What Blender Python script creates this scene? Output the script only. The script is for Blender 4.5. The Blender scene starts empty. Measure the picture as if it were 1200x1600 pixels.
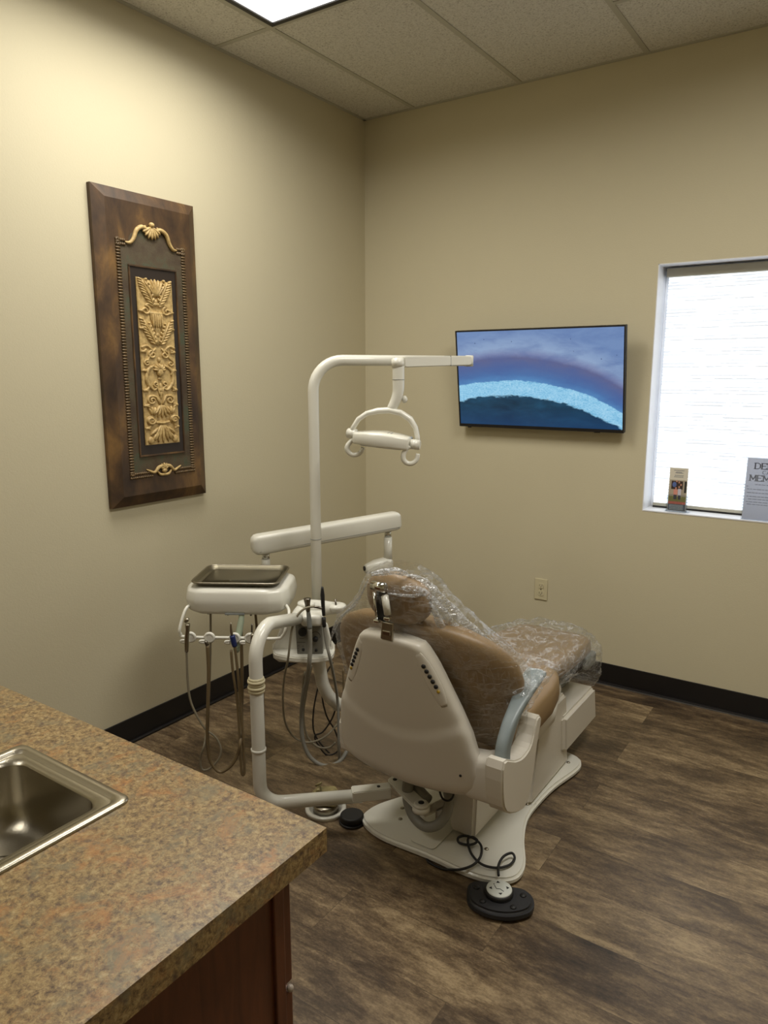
import bpy, bmesh, math, random
from mathutils import Vector, Matrix, noise as mnoise
random.seed(7)
S = bpy.context.scene
COL = S.collection

# ------------------------------------------------------------------ camera, world, lights, exposure
FPX, PITCH, YAW = 1141.0, math.radians(10.7), math.atan2(787, 1161)
CAM = Vector((2.594, -3.6285, 1.5935))
cd = bpy.data.cameras.new('camera'); cam = bpy.data.objects.new('camera', cd); COL.objects.link(cam)
cd.sensor_fit = 'VERTICAL'; cd.sensor_height = 36; cd.lens = 36 * FPX / 1600
cd.clip_start = 0.05; cd.clip_end = 60
cam.location = CAM; cam.rotation_euler = (math.radians(90) - PITCH, 0, YAW)
S.camera = cam
S.view_settings.view_transform = 'Standard'; S.view_settings.look = 'None'
S.view_settings.gamma = 1; S.view_settings.use_curve_mapping = False
S.view_settings.exposure = 0.3

def srgb(r, g, b):
    f = lambda c: (c/255)/12.92 if c/255 <= .04045 else ((c/255+.055)/1.055)**2.4
    return (f(r), f(g), f(b), 1)

w = bpy.data.worlds.new('world'); S.world = w; w.use_nodes = True
wn = w.node_tree; bgn = wn.nodes['Background']
bgn.inputs[0].default_value = (.75, .87, 1, 1); bgn.inputs[1].default_value = 1.2

def area_light(name, loc, rot, sx, sy, power, color, spread=180):
    l = bpy.data.lights.new(name, 'AREA'); l.shape = 'RECTANGLE'; l.size = sx; l.size_y = sy
    l.energy = power; l.color = color; l.spread = math.radians(spread)
    o = bpy.data.objects.new(name, l); COL.objects.link(o); o.location = loc; o.rotation_euler = rot
    return o
# the troffer over the delivery unit, its twin to the right, an unseen third added behind the counter, and daylight from the shade
area_light('troffer_light', (.651, -1.7425, 2.990), (0, 0, 0), .528, 1.135, 18, (1, .965, .90), 165)
area_light('right_troffer_light', (2.475, -1.7425, 2.990), (0, 0, 0), .528, 1.135, 26, (1, .965, .90), 172)
area_light('rear_fill_light', (.651, -4.19, 2.990), (0, 0, 0), .528, 1.135, 10, (1, .965, .90), 170)  # out of view, added to brighten the far-left wall and counter
# daylight is put into the window shade's fabric as emission (built with the window)

# ------------------------------------------------------------------ pixel -> point on a chosen plane of the room
RV = Vector((math.cos(YAW), math.sin(YAW), 0)); FV = Vector((-math.sin(YAW), math.cos(YAW), 0)); UP = Vector((0, 0, 1))
def ray(px, py):
    v = Vector(((px-600)/FPX, 1, (800-py)/FPX))
    c, s = math.cos(-PITCH), math.sin(-PITCH)
    y, z = c*v.y - s*v.z, s*v.y + c*v.z
    return RV*v.x + FV*y + UP*z
def P(px, py, ax, val):
    r = ray(px, py)
    if ax == 'd': return CAM + r*(val/r.dot(FV))
    i = 'xyz'.index(ax)
    return CAM + r*((val-CAM[i])/r[i])
def PD(pts, d): return [P(p[0], p[1], 'd', p[2] if len(p) > 2 else d) for p in pts]

# ------------------------------------------------------------------ mesh helpers
class B:
    def __init__(s): s.bm = bmesh.new()
    def _take(s, t, M=None, smooth=False):
        if M is not None: t.transform(M)
        for f in t.faces: f.smooth = smooth
        me = bpy.data.meshes.new('tmp'); t.to_mesh(me); t.free()
        s.bm.from_mesh(me); bpy.data.meshes.remove(me); return s
    def box(s, c, size, bev=0, rot=None, seg=2, smooth=False):
        t = bmesh.new(); bmesh.ops.create_cube(t, size=1)
        bmesh.ops.scale(t, vec=size, verts=t.verts)
        if bev > 0: bmesh.ops.bevel(t, geom=t.edges[:], offset=bev, segments=seg, affect='EDGES', profile=.5)
        M = Matrix.Translation(c)
        if rot is not None: M = M @ (rot if isinstance(rot, Matrix) else Matrix.Rotation(rot, 4, 'Z'))
        return s._take(t, M, smooth)
    def b2(s, lo, hi, bev=0, seg=2):
        lo, hi = Vector(lo), Vector(hi); return s.box((lo+hi)/2, hi-lo, bev, None, seg)
    def cyl(s, a, b, r, r2=None, n=20, bev=0, smooth=True):
        a, b = Vector(a), Vector(b); L = (b-a).length
        t = bmesh.new(); bmesh.ops.create_cone(t, cap_ends=True, segments=n, radius1=r, radius2=r if r2 is None else r2, depth=L)
        if bev: bmesh.ops.bevel(t, geom=[e for e in t.edges if len(e.link_faces) == 2 and any(len(f.verts) > 4 for f in e.link_faces)], offset=bev, segments=2, affect='EDGES')
        q = (b-a).to_track_quat('Z', 'Y').to_matrix().to_4x4()
        for f in t.faces: f.smooth = smooth and len(f.verts) <= 4
        t.transform(Matrix.Translation((a+b)/2) @ q)
        me = bpy.data.meshes.new('tmp'); t.to_mesh(me); t.free(); s.bm.from_mesh(me); bpy.data.meshes.remove(me); return s
    def ball(s, c, r, n=16, rot=None):
        t = bmesh.new(); bmesh.ops.create_uvsphere(t, u_segments=n, v_segments=max(6, n//2), radius=1)
        r = (r, r, r) if not hasattr(r, '__len__') else r
        M = Matrix.Translation(c) @ (rot if rot is not None else Matrix()) @ Matrix.Diagonal((*r, 1))
        return s._take(t, M, True)
    def rings(s, rs, caps=True, closed=True, smooth=True, loop=False):
        t = bmesh.new(); V = [[t.verts.new(p) for p in r] for r in rs]; n = len(rs[0])
        m = len(V)
        for i in range(m if loop else m-1):
            A, Bq = V[i], V[(i+1) % m]
            for j in range(n if closed else n-1):
                k = (j+1) % n
                try: t.faces.new((A[j], A[k], Bq[k], Bq[j]))
                except ValueError: pass
        if caps and closed and not loop:
            t.faces.new(list(reversed(V[0]))); t.faces.new(V[-1])
        bmesh.ops.recalc_face_normals(t, faces=t.faces[:])
        return s._take(t, None, smooth)
    def tube(s, pts, r, n=10, sub=6, loop=False, flat=None):
        pts = [Vector(p) for p in pts]
        rr = r if hasattr(r, '__len__') else [r]*len(pts)
        if sub > 1:
            Q, R2 = [], []; m = len(pts)
            for i in range(m if loop else m-1):
                g = (lambda k: pts[k % m]) if loop else (lambda k: pts[max(0, min(m-1, k))])
                p0, p1, p2, p3 = g(i-1), g(i), g(i+1), g(i+2)
                for k in range(sub):
                    u = k/sub
                    Q.append(.5*((2*p1)+(p2-p0)*u+(2*p0-5*p1+4*p2-p3)*u*u+(3*p1-p0-3*p2+p3)*u**3))
                    R2.append(rr[i]*(1-u)+rr[(i+1) % m]*u)
            if not loop: Q.append(pts[-1]); R2.append(rr[-1])
            pts, rr = Q, R2
        m = len(pts); rs = []; prev = None
        for i in range(m):
            a = pts[(i-1) % m] if (loop or i > 0) else pts[i]
            b = pts[(i+1) % m] if (loop or i < m-1) else pts[i]
            tdir = (b-a).normalized()
            if prev is None: nrm = tdir.orthogonal().normalized()
            else:
                nrm = prev - tdir*prev.dot(tdir)
                nrm = nrm.normalized() if nrm.length > 1e-6 else tdir.orthogonal().normalized()
            if flat is not None:
                f = Vector(flat); f = (f - tdir*f.dot(tdir)); nrm = f.normalized() if f.length > 1e-5 else nrm
            prev = nrm; bn = tdir.cross(nrm)
            rs.append([pts[i] + (nrm*math.cos(2*math.pi*j/n) + bn*math.sin(2*math.pi*j/n))*rr[i] for j in range(n)])
        return s.rings(rs, loop=loop)
    def prism(s, outline, h0, h1, o=(0, 0, 0), ux=(1, 0, 0), uy=(0, 1, 0), bev=0, seg=2, smooth=False):
        ux, uy, o = Vector(ux), Vector(uy), Vector(o); un = ux.cross(uy).normalized()
        t = bmesh.new()
        lo = [t.verts.new(o+ux*a+uy*b+un*h0) for a, b in outline]; hi = [t.verts.new(o+ux*a+uy*b+un*h1) for a, b in outline]
        n = len(lo); t.faces.new(list(reversed(lo))); t.faces.new(hi)
        for j in range(n): t.faces.new((lo[j], lo[(j+1) % n], hi[(j+1) % n], hi[j]))
        bmesh.ops.recalc_face_normals(t, faces=t.faces[:])
        if bev: bmesh.ops.bevel(t, geom=[e for f in t.faces if len(f.verts) == n for e in f.edges] if n > 4 else t.edges[:], offset=bev, segments=seg, affect='EDGES')
        return s._take(t, None, smooth)
    def lathe(s, prof, c=(0, 0, 0), n=32, axis=(0, 0, 1)):
        q = Vector(axis).to_track_quat('Z', 'Y'); c = Vector(c)
        rs = [[c + q @ Vector((r*math.cos(2*math.pi*j/n), r*math.sin(2*math.pi*j/n), h)) for j in range(n)] for r, h in prof]
        return s.rings(rs)
    def make(s, name, m, parent=None):
        me = bpy.data.meshes.new(name); s.bm.to_mesh(me); s.bm.free()
        xs = [v.co for v in me.vertices]
        c = Vector([(min(v[i] for v in xs)+max(v[i] for v in xs))/2 for i in range(3)])
        me.transform(Matrix.Translation(-c)); me.materials.append(m)
        o = bpy.data.objects.new(name, me); COL.objects.link(o)
        if parent is not None: o.parent = parent; o.location = c - wloc(parent)
        else: o.location = c
        return o
def wloc(o):
    v = Vector(o.location)
    while o.parent: o = o.parent; v += Vector(o.location)
    return v
def thing(name, label, cat, loc, group=None):
    o = bpy.data.objects.new(name, None); COL.objects.link(o); o.location = loc; o.empty_display_size = .05
    return tag(o, label, cat, group)
def tag(o, label, cat, group=None):
    o['label'] = label; o['category'] = cat
    if group: o['group'] = group
    return o
def struct(o): o['kind'] = 'structure'; return o
def rrect(w_, h_, r, n=5, cx=0, cy=0):
    out = []
    for qx, qy, a0 in ((1, 1, 0), (-1, 1, 90), (-1, -1, 180), (1, -1, 270)):
        for k in range(n+1):
            a = math.radians(a0 + 90*k/n)
            out.append((cx+qx*(w_/2-r)+r*math.cos(a), cy+qy*(h_/2-r)+r*math.sin(a)))
    return out
def smooth_poly(pts, sub=6):
    out = []; m = len(pts); V = [Vector((*p, 0)) for p in pts]
    for i in range(m):
        p0, p1, p2, p3 = V[i-1], V[i], V[(i+1) % m], V[(i+2) % m]
        for k in range(sub):
            u = k/sub
            q = .5*((2*p1)+(p2-p0)*u+(2*p0-5*p1+4*p2-p3)*u*u+(3*p1-p0-3*p2+p3)*u**3)
            out.append((q.x, q.y))
    return out
def sup(a, b, e, j, n):
    t = 2*math.pi*j/n; c, s_ = math.cos(t), math.sin(t)
    return a*math.copysign(abs(c)**e, c), b*math.copysign(abs(s_)**e, s_)

# ------------------------------------------------------------------ materials
def mat(name, col, rough=.5, metal=0, bump=0, bscale=200, coat=0, var=0, vscale=30, spec=.5, emit=None, es=0):
    m = bpy.data.materials.new(name); m.use_nodes = True; nt = m.node_tree; p = nt.nodes['Principled BSDF']
    p.inputs['Base Color'].default_value = col; p.inputs['Roughness'].default_value = rough
    p.inputs['Metallic'].default_value = metal; p.inputs['Coat Weight'].default_value = coat
    p.inputs['Specular IOR Level'].default_value = spec
    if emit: p.inputs['Emission Color'].default_value = emit; p.inputs['Emission Strength'].default_value = es
    tc = nt.nodes.new('ShaderNodeTexCoord')
    if bump:
        n = nt.nodes.new('ShaderNodeTexNoise'); n.inputs['Scale'].default_value = bscale; n.inputs['Detail'].default_value = 3
        b = nt.nodes.new('ShaderNodeBump'); b.inputs['Strength'].default_value = bump; b.inputs['Distance'].default_value = .002
        nt.links.new(tc.outputs['Object'], n.inputs['Vector']); nt.links.new(n.outputs['Fac'], b.inputs['Height']); nt.links.new(b.outputs['Normal'], p.inputs['Normal'])
    if var:
        n = nt.nodes.new('ShaderNodeTexNoise'); n.inputs['Scale'].default_value = vscale; n.inputs['Detail'].default_value = 4
        r = nt.nodes.new('ShaderNodeValToRGB'); r.color_ramp.elements[0].position = .35; r.color_ramp.elements[1].position = .65
        r.color_ramp.elements[0].color = tuple(c*(1-var) for c in col[:3])+(1,); r.color_ramp.elements[1].color = tuple(min(1, c*(1+var)) for c in col[:3])+(1,)
        nt.links.new(tc.outputs['Object'], n.inputs['Vector']); nt.links.new(n.outputs['Fac'], r.inputs['Fac']); nt.links.new(r.outputs['Color'], p.inputs['Base Color'])
    return m
class NT:
    """tiny node-building helper"""
    def __init__(s, m): s.m = m; s.nt = m.node_tree; s.p = s.nt.nodes['Principled BSDF']
    def n(s, t, **kw):
        o = s.nt.nodes.new(t)
        for k, v in kw.items():
            if k.startswith('i_'): o.inputs[k[2:].replace('_', ' ')].default_value = v
            else: setattr(o, k, v)
        return o
    def l(s, a, b): s.nt.links.new(a, b)
    def math(s, op, a, b=None, c=None):
        o = s.nt.nodes.new('ShaderNodeMath'); o.operation = op
        for i, v in enumerate((a, b, c)):
            if v is None: continue
            if hasattr(v, 'links'): s.l(v, o.inputs[i])
            else: o.inputs[i].default_value = v
        return o.outputs[0]
    def ramp(s, fac, els, interp='LINEAR'):
        r = s.nt.nodes.new('ShaderNodeValToRGB'); cr = r.color_ramp; cr.interpolation = interp
        while len(cr.elements) < len(els): cr.elements.new(.5)
        for e, (p_, c) in zip(cr.elements, els): e.position = p_; e.color = c
        s.l(fac, r.inputs['Fac']); return r.outputs['Color']
    def mix(s, f, a, b, blend='MIX'):
        o = s.nt.nodes.new('ShaderNodeMix'); o.data_type = 'RGBA'; o.blend_type = blend
        for i, v in ((0, f), (6, a), (7, b)):
            if hasattr(v, 'links'): s.l(v, o.inputs[i])
            else: o.inputs[i].default_value = v
        return o.outputs[2]
    def noise(s, vec, scale, detail=4, rough=.55, dist=0):
        o = s.nt.nodes.new('ShaderNodeTexNoise'); o.inputs['Scale'].default_value = scale; o.inputs['Detail'].default_value = detail
        o.inputs['Roughness'].default_value = rough; o.inputs['Distortion'].default_value = dist
        s.l(vec, o.inputs['Vector']); return o.outputs['Fac']
    def mapping(s, vec, scale=(1, 1, 1), loc=(0, 0, 0), rot=(0, 0, 0)):
        o = s.nt.nodes.new('ShaderNodeMapping'); o.inputs['Scale'].default_value = scale; o.inputs['Location'].default_value = loc; o.inputs['Rotation'].default_value = rot
        s.l(vec, o.inputs['Vector']); return o.outputs[0]
    def bump(s, h, st, dist=.002):
        o = s.nt.nodes.new('ShaderNodeBump'); o.inputs['Strength'].default_value = st; o.inputs['Distance'].default_value = dist
        s.l(h, o.inputs['Height']); s.l(o.outputs[0], s.p.inputs['Normal'])

M = {}
M['wall'] = mat('beige_wall_paint', srgb(202, 193, 164), .75, bump=.25, bscale=160, spec=.25)
M['white'] = mat('white_enamel', srgb(222, 220, 208), .28, coat=.25)
M['shell'] = mat('white_plastic', srgb(214, 208, 195), .35)
M['trim_white'] = mat('white_gloss_paint', srgb(226, 226, 228), .4)
M['black'] = mat('black_rubber', srgb(26, 25, 24), .55)
M['vinyl_base'] = mat('black_vinyl_base', srgb(22, 19, 18), .45)
M['seal'] = mat('grey_caulk', srgb(90, 88, 85), .4)
M['chrome'] = mat('chrome', srgb(215, 215, 210), .12, 1)
M['steel'] = mat('brushed_steel', srgb(165, 158, 142), .3, 1, bump=.1, bscale=300)
M['steel_dark'] = mat('instrument_steel', srgb(120, 114, 104), .3, 1)
M['grey'] = mat('grey_plastic', srgb(128, 132, 130), .45)
M['greytube'] = mat('grey_conduit', srgb(138, 136, 126), .5)
M['armgrey'] = mat('blue_grey_plastic', srgb(132, 142, 144), .4)
M['tan'] = mat('tan_vinyl', srgb(140, 115, 81), .42, bump=.15, bscale=500)
M['hose'] = mat('grey_hose', srgb(132, 124, 104), .5)
M['hose_brown'] = mat('brown_hose', srgb(112, 96, 68), .5)
M['hose_dark'] = mat('dark_hose', srgb(42, 38, 34), .5)
M['blue'] = mat('blue_plastic', srgb(28, 42, 92), .4)
M['green'] = mat('green_grey_plastic', srgb(160, 172, 150), .35)
M['panel_grey'] = mat('control_panel_grey', srgb(120, 118, 108), .45)
M['cream'] = mat('cream_plastic', srgb(205, 195, 160), .4)
M['beigemetal'] = mat('yellowed_fitting', srgb(150, 138, 95), .45, var=.3)
M['tile_grid'] = mat('ceiling_grid_metal', srgb(178, 174, 158), .5)
M['paper'] = mat('paper', srgb(222, 222, 228), .7)
M['ink'] = mat('ink', srgb(60, 65, 80), .7)
M['ink2'] = mat('grey_ink', srgb(120, 124, 136), .7)
def thin(m_, f=.55):
    nt = m_.node_tree; p = nt.nodes['Principled BSDF']; out = nt.nodes['Material Output']
    t = nt.nodes.new('ShaderNodeBsdfTranslucent'); t.inputs[0].default_value = p.inputs['Base Color'].default_value
    x = nt.nodes.new('ShaderNodeMixShader'); x.inputs[0].default_value = f
    nt.links.new(p.outputs[0], x.inputs[1]); nt.links.new(t.outputs[0], x.inputs[2]); nt.links.new(x.outputs[0], out.inputs[0]); return m_
thin(M['paper'], .5); M['leaflet'] = thin(mat('leaflet_paper', srgb(225, 218, 200), .6), .12)
M['tray_steel'] = mat('dull_tray_steel', srgb(128, 122, 104), .42, 1, bump=.1, bscale=200)

m = mat('ceiling_tile', srgb(172, 168, 156), .9, spec=.1); k = NT(m)
tc = k.n('ShaderNodeTexCoord').outputs['Object']
n1 = k.noise(tc, 140, 3, .7); n2 = k.noise(tc, 420, 2)
c = k.ramp(n1, [(.30, srgb(150, 144, 130)), (.43, srgb(204, 200, 188)), (.7, srgb(222, 219, 208))])
k.l(c, k.p.inputs['Base Color']); k.bump(n1, .5, .003); M['tile'] = m

m = mat('wood_look_vinyl_plank', srgb(100, 84, 62), .42); k = NT(m)
tc = k.n('ShaderNodeTexCoord').outputs['Object']
br = k.n('ShaderNodeTexBrick', offset=.37, offset_frequency=2)
br.inputs['Color1'].default_value = (.0, 0, 0, 1); br.inputs['Color2'].default_value = (1, 1, 1, 1); br.inputs['Mortar'].default_value = (.5, .5, .5, 1)
br.inputs['Scale'].default_value = 1; br.inputs['Mortar Size'].default_value = .0009; br.inputs['Brick Width'].default_value = 1.22; br.inputs['Row Height'].default_value = .205
k.l(k.mapping(tc, loc=(.33, .1, 0)), br.inputs['Vector'])
sep = k.n('ShaderNodeSeparateColor'); k.l(br.outputs['Color'], sep.inputs[0])
comb = k.n('ShaderNodeCombineXYZ'); k.l(k.math('MULTIPLY', sep.outputs[0], 9), comb.inputs[0]); k.l(k.math('MULTIPLY', sep.outputs[0], 5), comb.inputs[1])
va = k.n('ShaderNodeVectorMath', operation='ADD'); k.l(k.mapping(tc, (1.5, 4.6, 1)), va.inputs[0]); k.l(comb.outputs[0], va.inputs[1])
vb = k.n('ShaderNodeVectorMath', operation='ADD'); k.l(k.mapping(tc, (8, 26, 1)), vb.inputs[0]); k.l(comb.outputs[0], vb.inputs[1])
na = k.noise(va.outputs[0], 1.9, 5, .62, .4); nb = k.noise(vb.outputs[0], 2.2, 4, .7); nc = k.noise(k.mapping(tc, (22, 40, 1)), 5, 6, .85)
f = k.math('ADD', k.math('MULTIPLY', na, .50), k.math('ADD', k.math('MULTIPLY', nb, .26), k.math('MULTIPLY', nc, .27)))
f = k.math('ADD', f, k.math('MULTIPLY', k.math('SUBTRACT', sep.outputs[0], .5), .05))
c = k.ramp(f, [(.38, srgb(48, 38, 28)), (.47, srgb(80, 65, 48)), (.545, srgb(112, 94, 70)), (.64, srgb(156, 136, 104))])
c = k.mix(k.math('MULTIPLY', br.outputs['Fac'], .5), c, srgb(40, 33, 26))
k.l(c, k.p.inputs['Base Color']); k.bump(nb, .12, .002); M['floor'] = m
k.l(k.math('ADD', k.math('MULTIPLY', nb, .25), .28), k.p.inputs['Roughness'])

m = mat('mottled_laminate', srgb(150, 122, 80), .33); k = NT(m)
tc = k.n('ShaderNodeTexCoord').outputs['Object']
na = k.noise(tc, 14, 8, .78, .6); nb = k.noise(tc, 95, 6, .8, .3); nc = k.noise(k.mapping(tc, loc=(3, 7, 1)), 15, 8, .76, .5); nd = k.noise(k.mapping(tc, loc=(9, 1, 4)), 42, 6, .78)
c = k.ramp(nb, [(.37, srgb(78, 60, 42)), (.47, srgb(130, 106, 70)), (.56, srgb(156, 132, 88)), (.68, srgb(180, 160, 120))])
c = k.mix(k.ramp(nc, [(.50, (0, 0, 0, 1)), (.62, (.8, .8, .8, 1))]), c, srgb(118, 110, 86))
c = k.mix(k.ramp(na, [(.52, (0, 0, 0, 1)), (.66, (.6, .6, .6, 1))]), c, srgb(172, 114, 58))
c = k.mix(k.ramp(nd, [(.53, (0, 0, 0, 1)), (.66, (.75, .75, .75, 1))]), c, srgb(84, 64, 56))
k.l(c, k.p.inputs['Base Color']); k.bump(nb, .06); M['laminate'] = m

m = mat('cherry_cabinet_wood', srgb(88, 48, 26), .4); k = NT(m)
tc = k.n('ShaderNodeTexCoord').outputs['Object']
na = k.noise(k.mapping(tc, (14, 14, 1.6)), 3, 5, .65, .8)
k.l(k.ramp(na, [(.3, srgb(78, 42, 22)), (.7, srgb(106, 60, 33))]), k.p.inputs['Base Color']); M['cabinet'] = m

m = mat('bronzed_frame', srgb(70, 48, 28), .5); k = NT(m)
tc = k.n('ShaderNodeTexCoord').outputs['Object']
na = k.noise(k.mapping(tc, (3, 3, 1.5)), 3, 5, .6, .3); nb = k.noise(tc, 150, 4, .7)
c = k.ramp(na, [(.32, srgb(52, 38, 27)), (.52, srgb(84, 62, 39)), (.70, srgb(128, 96, 54))])
k.l(c, k.p.inputs['Base Color']); k.bump(nb, .15); k.p.inputs['Metallic'].default_value = .1; M['bronze'] = m
M['rope'] = mat('bronze_rope', srgb(104, 84, 56), .45, .1, var=.25, vscale=40)
m = mat('dark_leather_field', srgb(58, 48, 34), .6); k = NT(m)
tc = k.n('ShaderNodeTexCoord').outputs['Object']
na = k.noise(tc, 10, 4, .6); nb = k.noise(k.mapping(tc, (1, 2, 5)), 130, 4, .7)
c = k.ramp(na, [(.38, srgb(72, 56, 38)), (.54, srgb(86, 74, 52)), (.64, srgb(74, 82, 60)), (.8, srgb(104, 70, 50))])
k.l(c, k.p.inputs['Base Color']); k.bump(nb, .9, .003); M['leather'] = m
m = mat('gilded_relief', srgb(190, 160, 100), .5); k = NT(m)
tc = k.n('ShaderNodeTexCoord').outputs['Object']
nb = k.noise(tc, 60, 5, .7)
k.l(k.ramp(nb, [(.3, srgb(150, 120, 70)), (.6, srgb(204, 176, 118))]), k.p.inputs['Base Color']); k.bump(k.noise(tc, 260, 3), .4); M['gilt'] = m

m = mat('pleated_shade_fabric', srgb(225, 230, 238), .9); k = NT(m)
tc = k.n('ShaderNodeTexCoord').outputs['Object']; sx = k.n('ShaderNodeSeparateXYZ'); k.l(tc, sx.inputs[0])
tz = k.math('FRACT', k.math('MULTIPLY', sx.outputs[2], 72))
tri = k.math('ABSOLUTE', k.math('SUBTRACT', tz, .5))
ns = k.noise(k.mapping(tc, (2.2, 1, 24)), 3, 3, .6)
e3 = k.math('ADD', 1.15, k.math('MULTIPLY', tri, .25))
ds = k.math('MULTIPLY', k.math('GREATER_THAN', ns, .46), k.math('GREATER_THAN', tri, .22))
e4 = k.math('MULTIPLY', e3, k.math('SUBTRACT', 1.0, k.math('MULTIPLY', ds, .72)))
k.p.inputs['Emission Color'].default_value = (.86, .93, 1, 1); k.l(e4, k.p.inputs['Emission Strength'])  # the fabric itself emits, standing in for daylight behind it
M['shade'] = m

# TV picture: a beach seen from above
m = mat('screen_beach_video', (0, 0, 0, 1), .25); k = NT(m)
tc = k.n('ShaderNodeTexCoord').outputs['Object']; sx = k.n('ShaderNodeSeparateXYZ'); k.l(tc, sx.inputs[0])
u = k.math('ADD', k.math('DIVIDE', sx.outputs[0], .876), .5); v = k.math('SUBTRACT', .5, k.math('DIVIDE', sx.outputs[2], .49))
fc = k.n('ShaderNodeFloatCurve'); cv = fc.mapping.curves[0]
for i, (a, b) in enumerate([(0, .575), (.27, .52), (.45, .522), (.62, .57), (.78, .64), (.9, .73), (1, .83)]):
    if i < 2: cv.points[i if i == 0 else 1].location = (a, b)
    else: cv.points.new(a, b)
fc.mapping.update(); k.l(u, fc.inputs['Value'])
uv = k.n('ShaderNodeCombineXYZ'); k.l(u, uv.inputs[0]); k.l(v, uv.inputs[1])
n1 = k.noise(uv.outputs[0], 16, 6, .7); n2 = k.noise(k.mapping(uv.outputs[0], (1, 1.6, 1)), 5, 4, .6, .4); n3 = k.noise(uv.outputs[0], 90, 3, .7)
dd = k.math('SUBTRACT', v, fc.outputs[0])
d1 = k.math('ADD', dd, k.math('MULTIPLY', k.math('SUBTRACT', n1, .5), .05))
fu = k.math('ADD', d1, .6)
sand = k.ramp(fu, [(.08, srgb(116, 144, 190)), (.26, srgb(146, 170, 206)), (.325, srgb(128, 140, 180)), (.37, srgb(98, 104, 146)), (.46, srgb(84, 106, 158)), (.54, srgb(78, 116, 172)), (.598, srgb(88, 142, 196))])
sand = k.mix(k.ramp(n2, [(.42, (0, 0, 0, 1)), (.75, (.55, .55, .55, 1))]), sand, srgb(72, 98, 158))
foam = k.ramp(k.math('ADD', k.math('MULTIPLY', n3, .6), k.math('MULTIPLY', n1, .4)), [(.35, srgb(96, 170, 214)), (.5, srgb(150, 208, 240)), (.65, srgb(182, 226, 250))])
water = k.ramp(n2, [(.3, srgb(20, 48, 70)), (.55, srgb(28, 66, 92)), (.75, srgb(36, 86, 118))])
water = k.mix(k.ramp(k.math('SUBTRACT', v, 0), [(.78, (0, 0, 0, 1)), (1, (.8, .8, .8, 1))]), water, srgb(26, 62, 104))
c = k.mix(k.ramp(fu, [(.598, (0, 0, 0, 1)), (.606, (1, 1, 1, 1))]), sand, foam)
dl = k.math('ADD', dd, k.math('ADD', k.math('MULTIPLY', k.math('SUBTRACT', n2, .5), .12), k.math('MULTIPLY', k.math('SUBTRACT', n1, .5), .1)))
c = k.mix(k.ramp(k.math('ADD', dl, .5), [(.655, (0, 0, 0, 1)), (.675, (1, 1, 1, 1))]), c, water)
vor = k.n('ShaderNodeTexVoronoi'); vor.inputs['Scale'].default_value = 9; k.l(k.mapping(uv.outputs[0], (1.8, 1, 1)), vor.inputs['Vector'])
spk = k.math('MULTIPLY', k.math('LESS_THAN', vor.outputs['Distance'], .055), k.math('LESS_THAN', fu, .34))
c = k.mix(k.math('MULTIPLY', spk, .7), c, srgb(50, 62, 100))
k.l(c, k.p.inputs['Emission Color']); k.p.inputs['Emission Strength'].default_value = .74
M['screen'] = m

# clear cling plastic: mostly transparent, with glossy crinkles and milky streaks
def plastic(name, milky, scale=9):
    m = bpy.data.materials.new(name); m.use_nodes = True; k = NT(m); nt = k.nt
    out = nt.nodes['Material Output']
    tc = k.n('ShaderNodeTexCoord').outputs['Object']
    n1 = k.noise(k.mapping(tc, (.8, .8, 3.2), rot=(.15, .45, 0)), scale, 4, .55, .5)
    n2 = k.noise(k.mapping(tc, (3.2, 1, .9), rot=(.3, .7, .4)), scale*1.6, 4, .6, .8)
    ridge = k.math('SUBTRACT', 1, k.math('MULTIPLY', k.math('ABSOLUTE', k.math('SUBTRACT', n1, .5)), 26))
    ridge2 = k.math('SUBTRACT', 1, k.math('MULTIPLY', k.math('ABSOLUTE', k.math('SUBTRACT', n2, .56)), 24))
    rr = k.math('MAXIMUM', k.math('MAXIMUM', ridge, 0), k.math('MULTIPLY', k.math('MAXIMUM', ridge2, 0), .7))
    bmp = k.n('ShaderNodeBump'); bmp.inputs['Strength'].default_value = .7; bmp.inputs['Distance'].default_value = .01; k.l(k.math('ADD', n1, k.math('MULTIPLY', rr, .3)), bmp.inputs['Height'])
    tr = k.n('ShaderNodeBsdfTransparent'); tr.inputs[0].default_value = (.97, .97, .96, 1)
    gl = k.n('ShaderNodeBsdfGlossy'); gl.inputs['Roughness'].default_value = .12; gl.inputs[0].default_value = (.95, .97, 1, 1); k.l(bmp.outputs[0], gl.inputs['Normal'])
    df = k.n('ShaderNodeBsdfDiffuse'); df.inputs[0].default_value = (.85, .86, .88, 1); k.l(bmp.outputs[0], df.inputs['Normal'])
    lw = k.n('ShaderNodeLayerWeight'); lw.inputs[0].default_value = .35; k.l(bmp.outputs[0], lw.inputs['Normal'])
    a = nt.nodes.new('ShaderNodeMixShader'); b = nt.nodes.new('ShaderNodeMixShader')
    k.l(k.math('MULTIPLY', lw.outputs['Facing'], .26), a.inputs[0]); k.l(tr.outputs[0], a.inputs[1]); k.l(gl.outputs[0], a.inputs[2])
    k.l(k.math('ADD', k.math('MULTIPLY', rr, milky), milky*.12), b.inputs[0]); k.l(a.outputs[0], b.inputs[1]); k.l(df.outputs[0], b.inputs[2])
    k.l(b.outputs[0], out.inputs['Surface']); return m
M['film'] = plastic('clear_crinkled_film', .16)
M['fold'] = plastic('bunched_film', .9, 26)
M['film2'] = plastic('clear_crinkled_film_loose', .30, 12)
m = bpy.data.materials.new('clear_acrylic'); m.use_nodes = True; k = NT(m)
tr = k.n('ShaderNodeBsdfTransparent'); tr.inputs[0].default_value = (.93, .95, .97, 1); gl = k.n('ShaderNodeBsdfGlossy'); gl.inputs['Roughness'].default_value = .05
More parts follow.
